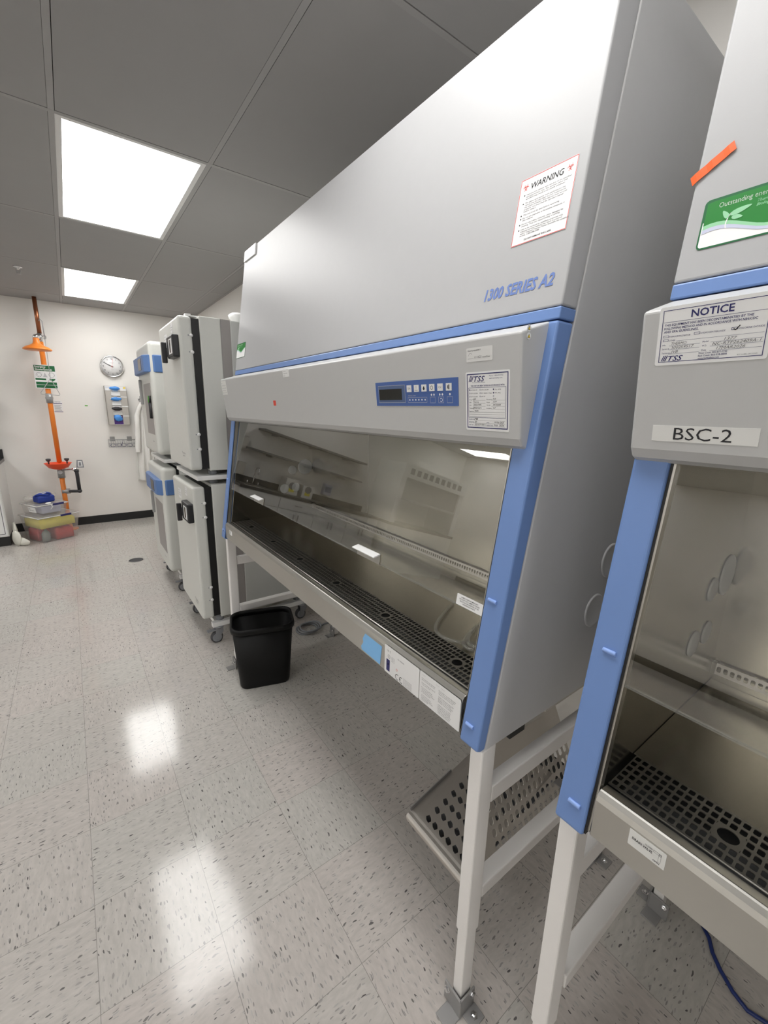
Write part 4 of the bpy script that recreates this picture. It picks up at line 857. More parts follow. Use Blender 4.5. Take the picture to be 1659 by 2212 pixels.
# ================================================================== INCUBATORS
def incubator(yn, yf, z0, z1, style, label, xd):
    wd = yf-yn
    r = thing('incubator', label, 'incubator', (xd+0.4, (yn+yf)/2, z0), 'stacked incubators beyond the cabinet')
    if style == 'black':
        b = MB(); b.box(xd, xd+0.073, yn, yf, z0+0.006, z1-0.008, 'incubator_white'); door = b.build('door', r, bevel=0.017, seg=3)
        MB().box(xd+0.0735, xd+0.113, yn+0.012, yf-0.012, z0+0.012, z1-0.016, 'gasket_black').build('door_gasket', r)
        MB().box(xd+0.1135, xd+0.23, yn, yf, z0, z1, 'incubator_white').build('collar', r, bevel=0.005)
        MB().box(xd+0.2305, xd+0.286, yn+0.004, yf-0.004, z0, z1-0.002, 'incubator_taupe').build('side_band', r)
        MB().box(xd+0.2865, xd+0.77, yn, yf, z0, z1-0.004, 'incubator_grey').build('rear_housing', r, bevel=0.004)
        H = z1-z0
        for q in (0.868, 0.767, 0.242, 0.144):
            z = z0+0.006+q*H; b = MB(); b.blob((xd+0.065, yn, z), 0.010, 0.006, 0.010, 'plastic_white', 12, 8); b.build('hinge_stud', door)
            b = MB(); b.cyl((xd+0.050, yn-0.0008, z), (xd+0.050, yn+0.002, z), 0.0035, 'plastic_grey', n=10); b.build('screw', door)
        zc = z0+0.868*H
        b = MB(); b.box(xd-0.034, xd+0.004, yn+0.012, yn+0.18, zc-0.115, zc+0.006, 'console_black'); con = b.build('control_console', r, bevel=0.008, seg=2)
        b = MB(); b.box(xd-0.0355, xd-0.0335, yn+0.03, yn+0.115, zc-0.095, zc-0.015, 'sticker_white'); b.box(xd-0.0365, xd-0.0354, yn+0.06, yn+0.09, zc-0.088, zc-0.022, 'lcd_dark'); b.build('display', con)
        b = MB(); b.box(xd-0.058, xd-0.030, yn+0.20, yn+0.222, zc-0.135, zc-0.02, 'console_black'); b.box(xd-0.035, xd+0.003, yn+0.185, yn+0.222, zc-0.10, zc-0.05, 'console_black'); b.build('door_handle', r, bevel=0.004)
        sheet('paper_label', r, (xd-0.0006, yn+0.20, z1-0.03), (0, -1, 0), (0, 0, 1), (-1, 0, 0), 0.06, 0.055, 'sticker_white', sub=tiny(['CO2', 'Stem cells', 'Shelf A'], 0.007, 0.006, 0.014, 0.013, 0.045))
        sheet('paper_label', r, (xd-0.0006, yn+0.42, z1-0.07), (0, -1, 0), (0, 0, 1), (-1, 0, 0), 0.09, 0.065, 'sticker_white', sub=tiny(['CAUTION', 'Keep closed', 'Water daily'], 0.008, 0.008, 0.016, 0.015, 0.07))
        b = MB(); b.text('Thermo', (xd-0.0008, yn+0.18, z0+0.095), (0, -1, 0), (0, 0, 1), 0.014, 'ink_grey', width=0.09); b.text('SCIENTIFIC', (xd-0.0008, yn+0.17, z0+0.080), (0, -1, 0), (0, 0, 1), 0.008, 'ink_grey', width=0.07); b.build('maker_lettering', door)
    else:
        b = MB(); b.box(xd, xd+0.12, yn, yf, z0+0.006, z1-0.006, 'incubator_white'); door = b.build('door', r, bevel=0.032, seg=5)
        MB().box(xd+0.1205, xd+0.135, yn+0.012, yf-0.012, z0+0.012, z1-0.012, 'gasket_black').build('door_gasket', r)
        MB().box(xd+0.1355, xd+0.74, yn, yf, z0, z1, 'incubator_grey').build('housing', r, bevel=0.006)
        top = z1-0.105; b = MB()
        b.xy([(xd-0.030, yn+0.06), (xd-0.036, yn+0.09), (xd-0.036, yf-0.09), (xd-0.02, yf-0.02), (xd+0.02, yf+0.006), (xd+0.112, yf+0.006), (xd+0.112, yn-0.006), (xd+0.035, yn-0.006), (xd-0.005, yn+0.02)], top-0.125, top, 'band_blue')
        con = b.build('control_band', r, bevel=0.006); note(con, 'wide blue band wrapped round the door')
        b = MB(); b.box(xd-0.038, xd-0.035, yn+0.15, yn+0.30, top-0.105, top-0.02, 'lcd_dark'); b.build('display', con)
        b = MB(); b.cyl((xd+0.095, yn-0.0075, top-0.108), (xd+0.095, yn-0.005, top-0.108), 0.005, 'gasket_black', n=12); b.build('screw', con)
        b = MB(); b.box(xd-0.0015, xd+0.0005, yn+0.06, yn+0.40, z0+0.16, top-0.20, 'incubator_taupe'); note(b.build('door_inset', door), 'long grey inset panel')
        b = MB(); b.box(xd-0.02, xd+0.001, yn+0.50, yn+0.53, top-0.36, top-0.16, 'galvanised'); b.build('door_handle', door, bevel=0.004)
        b = MB(); b.text('Thermo', (xd-0.0008, yn+0.20, z0+0.10), (0, -1, 0), (0, 0, 1), 0.012, 'ink_grey', width=0.08); b.build('maker_lettering', door)
        for q in (0.20, 0.12):
            b = MB(); b.blob((xd+0.10, yn, z0+q), 0.008, 0.005, 0.008, 'plastic_white', 10, 8); b.build('hinge_stud', door)
    return r
S1N, S1F, S2N, S2F = 2.690, 3.290, 3.690, 4.350
lo1 = incubator(S1N, S1F, 0.190, 1.078, 'black', 'lower incubator of the front stack with black console and red tape scrap', 0.546)
hi1 = incubator(S1N, S1F, 1.165, 2.043, 'black', 'upper incubator of the front stack with black console near its top', 0.546)
lo2 = incubator(S2N, S2F, 0.190, 1.078, 'blue', 'lower blue banded incubator of the stack close to the lab coats', 0.530)
hi2 = incubator(S2N, S2F, 1.165, 2.020, 'blue', 'upper blue banded incubator of the stack close to the lab coats', 0.530)
b = MB(); b.prism([(0.5454, S1N+0.19, 0.835), (0.5454, S1N+0.155, 0.842), (0.5454, S1N+0.15, 0.812), (0.5454, S1N+0.185, 0.808)], (-0.0005, 0, 0), 'tape_red'); note(b.build('red_tape', lo1), 'scrap of red tape')
b = MB(); b.box(0.62, 1.05, S1N+0.06, S1N+0.085, 2.043, 2.051, 'plastic_white'); b.box(0.60, 0.63, S1N+0.055, S1N+0.09, 2.043, 2.056, 'plastic_white'); b.build('top_rail', hi1)
for yn, yf, x0, lab, nm in ((S1N, S1F, 0.60, 'white spacer shelf between the two black console incubators', 1), (S2N, S2F, 0.585, 'white spacer shelf between the two blue banded incubators', 2)):
    r = thing('stacking_shelf', lab, 'shelf', (x0+0.35, (yn+yf)/2, 1.079), 'stacking shelves between incubators')
    MB().box(x0-0.02, x0+0.68, yn-0.004, yf+0.004, 1.108, 1.134, 'plastic_white').build('shelf_plate', r, bevel=0.003)
    for x in (x0+0.09, x0+0.60):
        for y in (yn+0.07, yf-0.07):
            MB().cyl((x, y, 1.079), (x, y, 1.108), 0.028, 'plastic_grey', r1=0.022, n=18).build('foot', r)
            MB().cyl((x, y, 1.134), (x, y, 1.165), 0.024, 'plastic_grey', r1=0.030, n=18).build('rubber_pad', r)
def caster(parent, x, y, ztop, brake=True):
    h = MB(); h.cyl((x+0.012, y, ztop), (x+0.012, y, ztop-0.012), 0.030, 'caster_metal', n=20)
    for s_ in (-1, 1):
        h.prism([(x+0.034, y+s_*0.020, ztop-0.010), (x-0.014, y+s_*0.020, ztop-0.010), (x-0.016, y+s_*0.020, 0.034), (x+0.004, y+s_*0.020, 0.028), (x+0.036, y+s_*0.020, ztop-0.035)], (0, s_*0.003, 0), 'caster_metal')
    h.box(x-0.014, x+0.034, y-0.022, y+0.022, ztop-0.016, ztop-0.010, 'caster_metal')
    if brake: h.box(x-0.065, x-0.012, y-0.014, y+0.014, ztop-0.030, ztop-0.021, 'caster_metal')
    c = h.build('caster', parent)
    w_ = MB(); w_.lathe([(0.010, -0.016), (0.030, -0.0165), (0.0375, -0.013), (0.040, -0.006), (0.040, 0.006), (0.0375, 0.013), (0.030, 0.0165), (0.010, 0.016)], (x-0.006, y, 0.040), (0, 1, 0), 'wheel_grey', 28); w_.lathe([(0.027, -0.0172), (0.030, -0.0172), (0.030, 0.0172), (0.027, 0.0172)], (x-0.006, y, 0.040), (0, 1, 0), 'plastic_grey', 28)
    w_.cyl((x-0.006, y-0.0185, 0.040), (x-0.006, y+0.0185, 0.040), 0.010, 'caster_metal', n=14); w_.build('wheel', c)
for yn, yf, x0, ys, lab in ((S1N, S1F, 0.605, (2.723, 3.235), 'white rolling base on grey casters under the black console incubators'), (S2N, S2F, 0.600, (3.735, 4.300), 'white rolling base on grey casters under the blue banded incubators')):
    r = thing('rolling_base', lab, 'dolly', (x0+0.35, (yn+yf)/2, 0), 'rolling bases under the incubators')
    b = MB()
    for y in (yn+0.012, yf-0.052): b.box(x0, x0+0.70, y, y+0.040, 0.118, 0.150, 'plastic_white')
    for x in (x0+0.02, x0+0.64): b.box(x, x+0.04, yn+0.052, yf-0.052, 0.118, 0.150, 'plastic_white')
    b.build('base_frame', r, bevel=0.002)
    for x in (x0+0.06, x0+0.62):
        for y in (yn+0.06, yf-0.06): MB().cyl((x, y, 0.150), (x, y, 0.190), 0.026, 'plastic_grey', n=18).build('foot', r)
    for y in ys:
        caster(r, x0+0.030, y, 0.118); caster(r, x0+0.64, y, 0.118, False)
# white hose cap with cable on the front stack
r = thing('gas_regulator', 'white dome shaped fitting with a thin cable on top of the front incubator stack', 'fitting', (0.93, 2.85, 2.039))
b = MB(); b.lathe([(0.030, 0), (0.034, 0.004), (0.034, 0.03), (0.052, 0.045), (0.056, 0.062), (0.040, 0.075), (0, 0.080)], (0.93, 2.85, 2.039), (0, 0, 1), 'plastic_white', 24); b.build('dome', r)
b = MB(); b.tube([(0.97, 2.83, 2.10), (1.02, 2.80, 2.085), (1.07, 2.77, 2.065), (1.12, 2.74, 2.05), (1.18, 2.72, 2.05), (1.25, 2.75, 2.062)], 0.006, 'plastic_white', 8); b.build('cable', r)
# marker pens clipped on the door of the blue banded incubator
for k, (y, c1, c2, lab) in enumerate(((3.80, 'tape_green', 'ink_black', 'green capped marker pen held upright on the incubator door'), (3.76, 'ink_black', 'ink_black', 'black marker pen beside the green capped one on the incubator door'))):
    r = thing('marker_pen', lab, 'pen', (0.519, y, 1.45), 'marker pens on the incubator door')
    MB().cyl((0.519, y, 1.45), (0.519, y, 1.57), 0.007, c2, n=12).build('barrel', r); MB().cyl((0.519, y, 1.57), (0.519, y, 1.62), 0.0078, c1, n=12).build('cap', r)

# ================================================================== WASTE BIN
bc = Vector((0.752, 2.170, 0)); bang = math.atan2(-0.075, 0.25)
def rrect(a, c, rad, z, n=6):
    P = []
    for sx, sy, a0 in ((1, 1, 0), (-1, 1, 90), (-1, -1, 180), (1, -1, 270)):
        for k in range(n+1):
            t_ = math.radians(a0+90*k/n); x = sx*(a-rad)+rad*math.cos(t_); y = sy*(c-rad)+rad*math.sin(t_)
            P.append(bc+Vector((x*math.cos(bang)-y*math.sin(bang), x*math.sin(bang)+y*math.cos(bang), z)))
    return P
r = thing('waste_bin', 'black plastic open waste bin on the floor under the cabinet', 'bin', bc)
b = MB(); prof = [(0.128, 0.085, 0.04, 0.012), (0.134, 0.091, 0.045, 0.0), (0.134, 0.091, 0.045, 0.0), (0.138, 0.095, 0.048, 0.008), (0.163, 0.118, 0.06, 0.350), (0.160, 0.115, 0.058, 0.350), (0.135, 0.092, 0.046, 0.012)]
rings = [rrect(*p) for p in prof[2:]]; n = len(rings[0]); V = [p for q in rings for p in q]
b.add(V, [(k*n+i, k*n+(i+1) % n, (k+1)*n+(i+1) % n, (k+1)*n+i) for k in range(len(rings)-1) for i in range(n)], 'bin_black', True)
b.add(rings[0], [tuple(range(n))[::-1]], 'bin_black'); b.add(rings[-1], [tuple(range(n))], 'bin_black'); b.build('tub', r)
b = MB(); rr = [rrect(0.162, 0.117, 0.059, 0.350), rrect(0.172, 0.127, 0.064, 0.351), rrect(0.174, 0.129, 0.066, 0.365), rrect(0.172, 0.127, 0.064, 0.378), rrect(0.166, 0.121, 0.061, 0.381), rrect(0.160, 0.115, 0.058, 0.378), rrect(0.158, 0.113, 0.057, 0.350)]
V = [p for q in rr for p in q]; K = len(rr)
b.add(V, [(k*n+i, k*n+(i+1) % n, ((k+1) % K)*n+(i+1) % n, ((k+1) % K)*n+i) for k in range(K) for i in range(n)], 'bin_black', True); b.build('rim', r)

# ================================================================== FAR WALL
# clock
ck = Vector((0.527, YF, 2.030)); r = thing('wall_clock', 'round white wall clock with silver rim showing ten to ten', 'clock', ck)
b = MB(); b.lathe([(0.131, 0), (0.131, 0.030), (0.126, 0.040), (0.117, 0.036), (0.115, 0.022)], ck, (0, -1, 0), 'chrome', 48, caps=False); b.build('rim', r)
b = MB(); b.lathe([(0, 0.032), (0.117, 0.032), (0.117, 0.0), (0, 0.0)], ck, (0, -1, 0), 'sticker_white', 48, caps=False); face = b.build('dial', r)
fu, fv = Vector((1, 0, 0)), Vector((0, 0, 1)); fo = ck+Vector((0, -0.0328, 0)); b = MB()
for k in range(1, 13):
    a = math.radians(k*30); b.text(str(k), fo+fu*0.093*math.sin(a)+fv*(0.093*math.cos(a)-0.009), fu, fv, 0.018, 'ink_black', align='C')
for k in range(60):
    a = math.radians(k*6); d = fu*math.sin(a)+fv*math.cos(a); e = fu*math.cos(a)-fv*math.sin(a)
    b.quad(fo+d*0.109-e*0.0007, fo+d*0.109+e*0.0007, fo+d*0.113+e*0.0007, fo+d*0.113-e*0.0007, 'ink_black')
b.text('SKILCRAFT', fo+fv*0.040, fu, fv, 0.007, 'ink_grey', width=0.045, align='C'); b.text('QUARTZ', fo-fv*0.042, fu, fv, 0.005, 'ink_grey', width=0.03, align='C'); b.build('numerals', face)
def hand(nm, deg, L0, L1, wd, m, off):
    a = math.radians(deg); d = fu*math.sin(a)+fv*math.cos(a); e = fu*math.cos(a)-fv*math.sin(a); q = fo+Vector((0, -off, 0))
    MB().prism([q+d*L0-e*wd, q+d*L0+e*wd, q+d*L1+e*wd*0.6, q+d*L1-e*wd*0.6], (0, -0.001, 0), m).build(nm, r)
hand('hour_hand', 295, -0.012, 0.062, 0.004, 'ink_black', 0.003); hand('minute_hand', 297, -0.015, 0.100, 0.003, 'ink_black', 0.005); hand('second_hand', 190, -0.10, 0.03, 0.0010, 'ink_red', 0.007)
MB().cyl(fo, fo+Vector((0, -0.010, 0)), 0.005, 'ink_red', n=12).build('hand_pin', r)
# glove dispenser: steel backboard, four ledges, four boxes
gx0, gx1, gz0, gz1, gd = 0.408, 0.648, 1.302, 1.785, 0.115
r = thing('glove_dispenser', 'tall stainless steel glove box holder mounted on the wall under the clock', 'glove holder', ((gx0+gx1)/2, YF, gz0))
b = MB(); b.box(gx0, gx1, YF-0.006, YF, gz0, gz1, 'stainless_plate'); b.box(gx0, gx0+0.003, YF-gd, YF-0.006, gz0, gz1, 'stainless_plate'); b.box(gx1-0.003, gx1, YF-gd, YF-0.006, gz0, gz1, 'stainless_plate')
b.box(gx0, gx0+0.065, YF-gd, YF-gd+0.003, gz0, gz1, 'stainless_plate'); b.box(gx1-0.075, gx1, YF-gd, YF-gd+0.003, gz0, gz1, 'stainless_plate'); b.build('steel_case', r)
GB = [(1.672, 'white', 'blue_glove', 'topmost white glove box with blue gloves at its mouth in the steel holder'), (1.550, 'white', 'blue_glove', 'second glove box down in the steel holder with a blue band'),
      (1.430, 'dark', 'black_glove', 'glove box with black gloves in the steel holder'), (1.310, 'purple', 'blue_glove', 'lowest glove box in the steel holder with a blue glove hanging out')]
for k, (z, st, gm, lab) in enumerate(GB):
    MB().box(gx0+0.003, gx1-0.003, YF-gd+0.003, YF-0.006, z-0.006, z-0.003, 'plastic_white').build('ledge', r)
    if k: MB().box(gx1-0.075, gx1+0.002, YF-gd-0.004, YF-gd, z+0.098, z+0.108, 'plastic_white').build('bracket_bar', r)
    g_ = thing('glove_box', lab, 'glove box', (0.527, YF-0.06, z-0.003), 'glove boxes in the steel holder')
    bm_ = 'sticker_white' if st == 'white' else ('purple_glove' if st == 'purple' else 'cardboard_white')
    MB().box(gx0+0.010, gx1-0.010, YF-gd+0.008, YF-0.010, z-0.003, z+0.105, bm_).build('carton', g_, bevel=0.002)
    b = MB(); b.box(0.478, 0.562, YF-gd-0.002, YF-gd+0.009, z+0.075, z+0.100, 'sticker_white'); b.box(0.49, 0.55, YF-gd-0.002, YF-gd+0.009, z+0.050, z+0.062, 'purple_glove' if k > 1 else 'tape_blue'); b.build('carton_flap', g_)
    b = MB(); b.blob((0.52, YF-gd-0.008, z+(0.075 if k else 0.085)), 0.058 if k != 3 else 0.045, 0.02, 0.022 if k < 3 else 0.04, gm, 16, 10, 0.12, k); b.build('glove', g_)
b = MB(); b.box(gx0+0.003, gx1-0.003, YF-gd-0.004, YF-gd-0.001, gz1-0.055, gz1-0.004, 'sticker_white'); b.box(gx1-0.035, gx1-0.010, YF-gd-0.005, YF-gd-0.004, gz1-0.028, gz1-0.008, 'ink_yellow'); b.text('GLOVES', (gx0+0.012, YF-gd-0.0046, gz1-0.022), (1, 0, 0), (0, 0, 1), 0.008, 'ink_blue'); b.build('header_card', r)
# wire rack with two pairs of glasses
r = thing('wire_rack', 'small wire shelf under the glove holder with safety glasses in it', 'rack', (0.535, YF, 1.005))
b = MB(); xa, xb_, ya, yb_ = 0.385, 0.690, YF-0.115, YF-0.008
for z in (1.105, 1.055, 1.012): b.tube([(xa, yb_, z), (xa, ya, z), (xb_, ya, z), (xb_, yb_, z)], 0.0035 if z > 1.1 else 0.002, 'galvanised', 8); b.tube([(xa, yb_, z), (xb_, yb_, z)], 0.002, 'galvanised', 6)
for k in range(13):
    x = xa+(xb_-xa)*k/12; b.tube([(x, yb_, 1.105), (x, yb_, 1.012), (x, ya, 1.012), (x, ya, 1.105)], 0.0014, 'galvanised', 6)
b.build('basket', r)
for x in (0.405, 0.600): MB().box(x, x+0.055, YF-0.010, YF, 1.085, 1.142, 'bracket_grey').build('mounting_plate', r)
for k, (xo, rot_, zz, lab) in enumerate(((0.462, 0.15, 1.034, 'dark blue safety glasses lying at the front of the wire shelf'), (0.585, -0.3, 1.032, 'second dark framed safety glasses in the wire shelf with one arm up'))):
    g_ = thing('safety_glasses', lab, 'glasses', (xo, YF-0.06, 1.016), 'safety glasses in the wire shelf')
    cr, sr = math.cos(rot_), math.sin(rot_); T_ = lambda x, y, z: (xo+cr*x-sr*y, YF-0.075+sr*x+cr*y, zz+z)
    for s_ in (-1, 1):
        b = MB(); b.tube([T_(s_*0.036+0.028*math.cos(a), -0.006*math.cos(a)**2, 0.019*math.sin(a)) for a in [2*math.pi*i/18 for i in range(18)]], 0.0022, 'glasses_blue', 6, True); b.build('lens_rim', g_)
        b = MB(); b.tube([T_(s_*0.064, 0, 0.004), T_(s_*0.066, 0.03, 0.004), T_(s_*0.05, 0.05, 0.06 if (k and s_ < 0) else -0.01)], 0.002, 'glasses_blue', 6); b.build('temple_arm', g_)
    MB().tube([T_(-0.009, 0, 0.004), T_(0, -0.002, 0.008), T_(0.009, 0, 0.004)], 0.002, 'glasses_blue', 6).build('bridge', g_)
# scraps on the wall
b = MB(); b.box(0.183, 0.214, YF-0.0008, YF, 1.527, 1.541, 'tape_green'); tag(b.build('green_tape', loc=(0.198, YF, 1.534)), 'small strip of green tape on the bare wall', 'tape')
r = thing('inspection_card', 'small white inspection card on the wall behind the orange pipe', 'card', (-0.088, YF, 1.45))
b = MB(); b.box(-0.132, -0.046, YF-0.002, YF, 1.450, 1.590, 'sticker_white'); b.box(-0.132, -0.046, YF-0.0025, YF-0.002, 1.450, 1.456, 'ink_navy'); b.box(-0.132, -0.046, YF-0.0025, YF-0.002, 1.548, 1.556, 'ink_navy')
for k in range(7): b.box(-0.125, -0.055-0.006*(k % 3), YF-0.0025, YF-0.002, 1.470+k*0.010, 1.473+k*0.010, 'ink_grey')
b.build('card', r); b = MB(); b.text('EYEWASH', (-0.089, YF-0.003, 1.565), (1, 0, 0), (0, 0, 1), 0.012, 'ink_navy', width=0.055, align='C'); b.build('lettering', r)
# hook, lab coats
r = thing('coat_hook', 'steel double coat hook on the far wall holding white coats', 'hook', (0.815, YF, 1.63))
b = MB(); b.box(0.782, 0.862, YF-0.008, YF, 1.618, 1.640, 'bracket_grey'); b.build('hook_plate', r)
for x in (0.797, 0.847): MB().tube([(x, YF-0.006, 1.634), (x, YF-0.045, 1.630), (x, YF-0.060, 1.645), (x, YF-0.058, 1.672)], 0.004, 'bracket_grey', 8).build('prong', r)
def coat(cx, wid, ztop, zbot, yfront, lab, seed, skew):
    r = thing('lab_coat', lab, 'coat', (cx, YF-0.05, ztop), 'white lab coats on the hook')
    rnd = random.Random(seed); ph = [rnd.uniform(0, 6.28) for _ in range(5)]
    nz_, nx_ = 40, 36; V = []
    for i in range(nz_+1):
        t_ = i/nz_; z = ztop-(ztop-zbot)*t_
        hw = 0.02+wid*(min(1, t_/0.16)**0.7)*0.42+wid*0.14*t_
        xc = cx+skew*t_+0.012*math.sin(4*t_+ph[0])
        for j in range(nx_+1):
            s_ = j/nx_*2-1
            fold = 0.018*t_**0.4*(math.sin(9*s_+ph[1]+2*t_)+0.5*math.sin(17*s_+ph[2]-3*t_))+0.01*math.sin(6*t_+3*s_+ph[3])
            edge = 0.030*abs(s_)**3
            V.append((xc+hw*s_, yfront+edge-fold, z+0.012*math.sin(3*s_+ph[4])*(1 if i == nz_ else 0.2)-0.05*abs(s_)*(1-min(1, t_/0.16))))
    F = [(i*(nx_+1)+j, i*(nx_+1)+j+1, (i+1)*(nx_+1)+j+1, (i+1)*(nx_+1)+j) for i in range(nz_) for j in range(nx_)]
    b = MB(); b.add(V, F, 'coat_cloth', True); b.build('coat_body', r, solid=0.004)
    for s_ in (-1, 1):
        b = MB(); pts = [(cx+s_*(0.02+wid*0.36*min(1, k/3)**0.7+0.008*k*0.3)+skew*k/22, yfront-0.012-0.022*math.sin(min(1, k/4)*1.57)+0.006*math.sin(k*1.7+seed), ztop-0.03-k*0.060) for k in range(12)]
        n = 12; VV = []
        for k, p in enumerate(pts):
            ra = (0.020 if k else 0.012)+0.010*min(1, k/3)+0.003*math.sin(k*2.1)
            VV += [(p[0]+ra*math.cos(2*math.pi*q/n)*(1+0.1*math.sin(3*q+k)), p[1]+0.55*ra*math.sin(2*math.pi*q/n), p[2]) for q in range(n)]
        b.add(VV, [(k*n+q, k*n+(q+1) % n, (k+1)*n+(q+1) % n, (k+1)*n+q) for k in range(len(pts)-1) for q in range(n)], 'coat_cloth', True); b.build('sleeve', r)
    b = MB(); b.tube([(cx-0.035, yfront-0.008, ztop-0.03), (cx-0.018, yfront-0.022, ztop+0.004), (cx+0.018, yfront-0.022, ztop+0.004), (cx+0.035, yfront-0.008, ztop-0.03)], 0.012, 'coat_cloth', 8); b.build('collar', r)
    return r
coat(0.825, 0.165, 1.628, 0.535, YF-0.085, 'long white lab coat hanging in front on the wall hook', 3, -0.035)
coat(0.985, 0.15, 1.640, 0.62, YF-0.060, 'shorter white lab coat hanging behind and to the side on the wall hook', 8, 0.02)

# emergency shower and eyewash
PX, PY = -0.158, 6.52
r = thing('emergency_shower', 'orange emergency shower and eyewash column standing against the far wall', 'safety shower', (PX, PY, 0))
note(MB().cyl((PX+0.004, PY, 2.33), (PX+0.004, PY+0.0, HC-0.0016), 0.021, 'copper', n=20).build('copper_supply', r), 'bare copper supply pipe')
b = MB(); b.cyl((PX, PY, 2.24), (PX, PY, 2.33), 0.026, 'chrome', n=18); b.cyl((PX-0.04, PY-0.03, 2.295), (PX+0.05, PY+0.02, 2.295), 0.022, 'chrome', n=18); b.cyl((PX, PY, 2.285), (PX-0.03, PY-0.24, 2.265), 0.020, 'chrome', n=16); b.blob((PX-0.03, PY-0.24, 2.262), 0.028, 0.028, 0.026, 'chrome', 14, 8); b.build('ball_valve', r)
b = MB(); hc_ = (PX-0.03, PY-0.24, 2.125); b.lathe([(0, -0.002), (0.122, -0.004), (0.131, 0.003), (0.128, 0.012), (0.105, 0.030), (0.060, 0.050), (0.036, 0.066), (0.030, 0.090), (0.027, 0.125)], hc_, (0, 0, 1), 'orange_pipe', 40, caps=False); note(b.build('shower_head', r), 'wide orange bell shaped shower head')
note(MB().cyl((PX, PY, 0.80), (PX, PY, 2.24), 0.026, 'orange_pipe', n=22).build('upper_pipe', r), 'orange upright pipe')
MB().cyl((PX, PY, 0.012), (PX, PY, 0.80), 0.026, 'orange_pipe', n=22).build('lower_pipe', r)
MB().lathe([(0.09, 0), (0.09, 0.010), (0.035, 0.016), (0.033, 0.06), (0.026, 0.065)], (PX, PY, 0), (0, 0, 1), 'orange_pipe', 28).build('floor_flange', r)
b = MB(); b.cyl((PX, PY, 1.555), (PX, PY, 1.665), 0.034, 'galvanised', n=20); b.cyl((PX, PY, 1.60), (PX, PY, 1.625), 0.038, 'galvanised', n=8, smooth=False); b.build('union', r)
b = MB(); b.cyl((PX, PY, 0.66), (PX, PY, 0.785), 0.038, 'galvanised', n=20); b.cyl((PX, PY, 0.72), (PX-0.005, PY-0.13, 0.745), 0.024, 'galvanised', n=16); b.build('tee_fitting', r)
bw = (PX-0.012, PY-0.14, 0.785); b = MB(); b.lathe([(0.02, -0.006), (0.045, 0.0), (0.095, 0.018), (0.130, 0.066), (0.138, 0.074), (0.132, 0.074), (0.09, 0.028), (0.04, 0.012), (0, 0.010)], bw, (0, 0, 1), 'orange_plastic', 40, caps=False); note(b.build('eyewash_bowl', r), 'shallow bright orange bowl')
for s_ in (-1, 1):
    b = MB(); x = bw[0]+s_*0.088; b.tube([(x, bw[1], 0.80), (x, bw[1], 0.87), (x, bw[1], 0.885)], 0.008, 'pvc_dark', 8); b.lathe([(0.012, 0), (0.024, 0.014), (0.025, 0.032), (0.012, 0.036), (0, 0.036)], (x, bw[1], 0.878), (0, 0, 1), 'pvc_dark', 18); b.build('spray_nozzle', r)
b = MB(); b.tube([(PX+0.02, PY-0.05, 0.765), (PX+0.13, PY-0.10, 0.768), (PX+0.165, PY-0.11, 0.778)], 0.011, 'chrome', 10); b.blob((PX+0.13, PY-0.10, 0.768), 0.024, 0.018, 0.018, 'chrome', 12, 8); b.build('flag_valve', r)
b = MB(); b.prism([(PX+0.160, PY-0.12, 0.790), (PX+0.238, PY-0.12, 0.786), (PX+0.230, PY-0.12, 0.882), (PX+0.172, PY-0.12, 0.884)], (0, 0.012, 0), 'plastic_grey'); b.prism([(PX+0.175, PY-0.121, 0.80), (PX+0.225, PY-0.121, 0.80), (PX+0.221, PY-0.121, 0.868), (PX+0.182, PY-0.121, 0.870)], (0, 0.001, 0), 'sticker_white'); b.prism([(PX+0.188, PY-0.122, 0.812), (PX+0.212, PY-0.122, 0.812), (PX+0.210, PY-0.122, 0.856), (PX+0.192, PY-0.122, 0.856)], (0, 0.001, 0), 'plastic_grey'); b.build('push_flag', r, bevel=0.002)
b = MB(); b.tube([(PX+0.155, PY-0.10, 0.745), (PX+0.157, PY-0.09, 0.70), (PX+0.158, PY-0.06, 0.505)], 0.020, 'pvc_dark', 14); b.tube([(PX+0.158, PY-0.06, 0.488), (PX+0.02, PY, 0.488)], 0.019, 'pvc_dark', 14); b.blob((PX+0.158, PY-0.06, 0.49), 0.027, 0.027, 0.027, 'pvc_dark', 14, 8); b.cyl((PX+0.155, PY-0.10, 0.735), (PX+0.155, PY-0.10, 0.765), 0.026, 'pvc_dark', n=14); note(b.build('drain_pipe', r), 'dark grey angled drain pipe')
MB().cyl((PX-0.02, PY, 0.488), (PX+0.065, PY, 0.488), 0.032, 'galvanised', n=18).build('drain_elbow', r)
b = MB(); b.tube([(PX+0.045, PY-0.03, 2.295), (PX+0.045, PY-0.03, 2.46), (PX+0.025, PY-0.03, 2.485), (PX+0.015, PY-0.03, 2.46)], 0.005, 'galvanised', 8); b.build('valve_lever', r)
sg = thing('safety_sign', 'green and white emergency shower sign fixed on the orange pipe', 'sign', (PX, PY-0.03, 1.718))
b = MB(); x0, x1, z0, z1 = -0.264, -0.056, 1.720, 1.985; yy = PY-0.036; b.box(x0, x1, yy, yy+0.004, z0, z1, 'sticker_white'); b.build('sign_plate', sg, bevel=0.001)
b = MB(); P = lambda x, y, k=0: Vector((x0+x, yy-0.0006-0.0002*k, z1-y))
rect(b, P, 0.008, 0.008, 0.200, 0.070, 'label_green_dark'); b.text('Emergency', P(0.016, 0.033, 1), fu, fv, 0.020, 'ink_white', width=0.10, bold=0.02); b.text('Shower/Eyewash', P(0.016, 0.062, 1), fu, fv, 0.020, 'ink_white', width=0.155, bold=0.02)
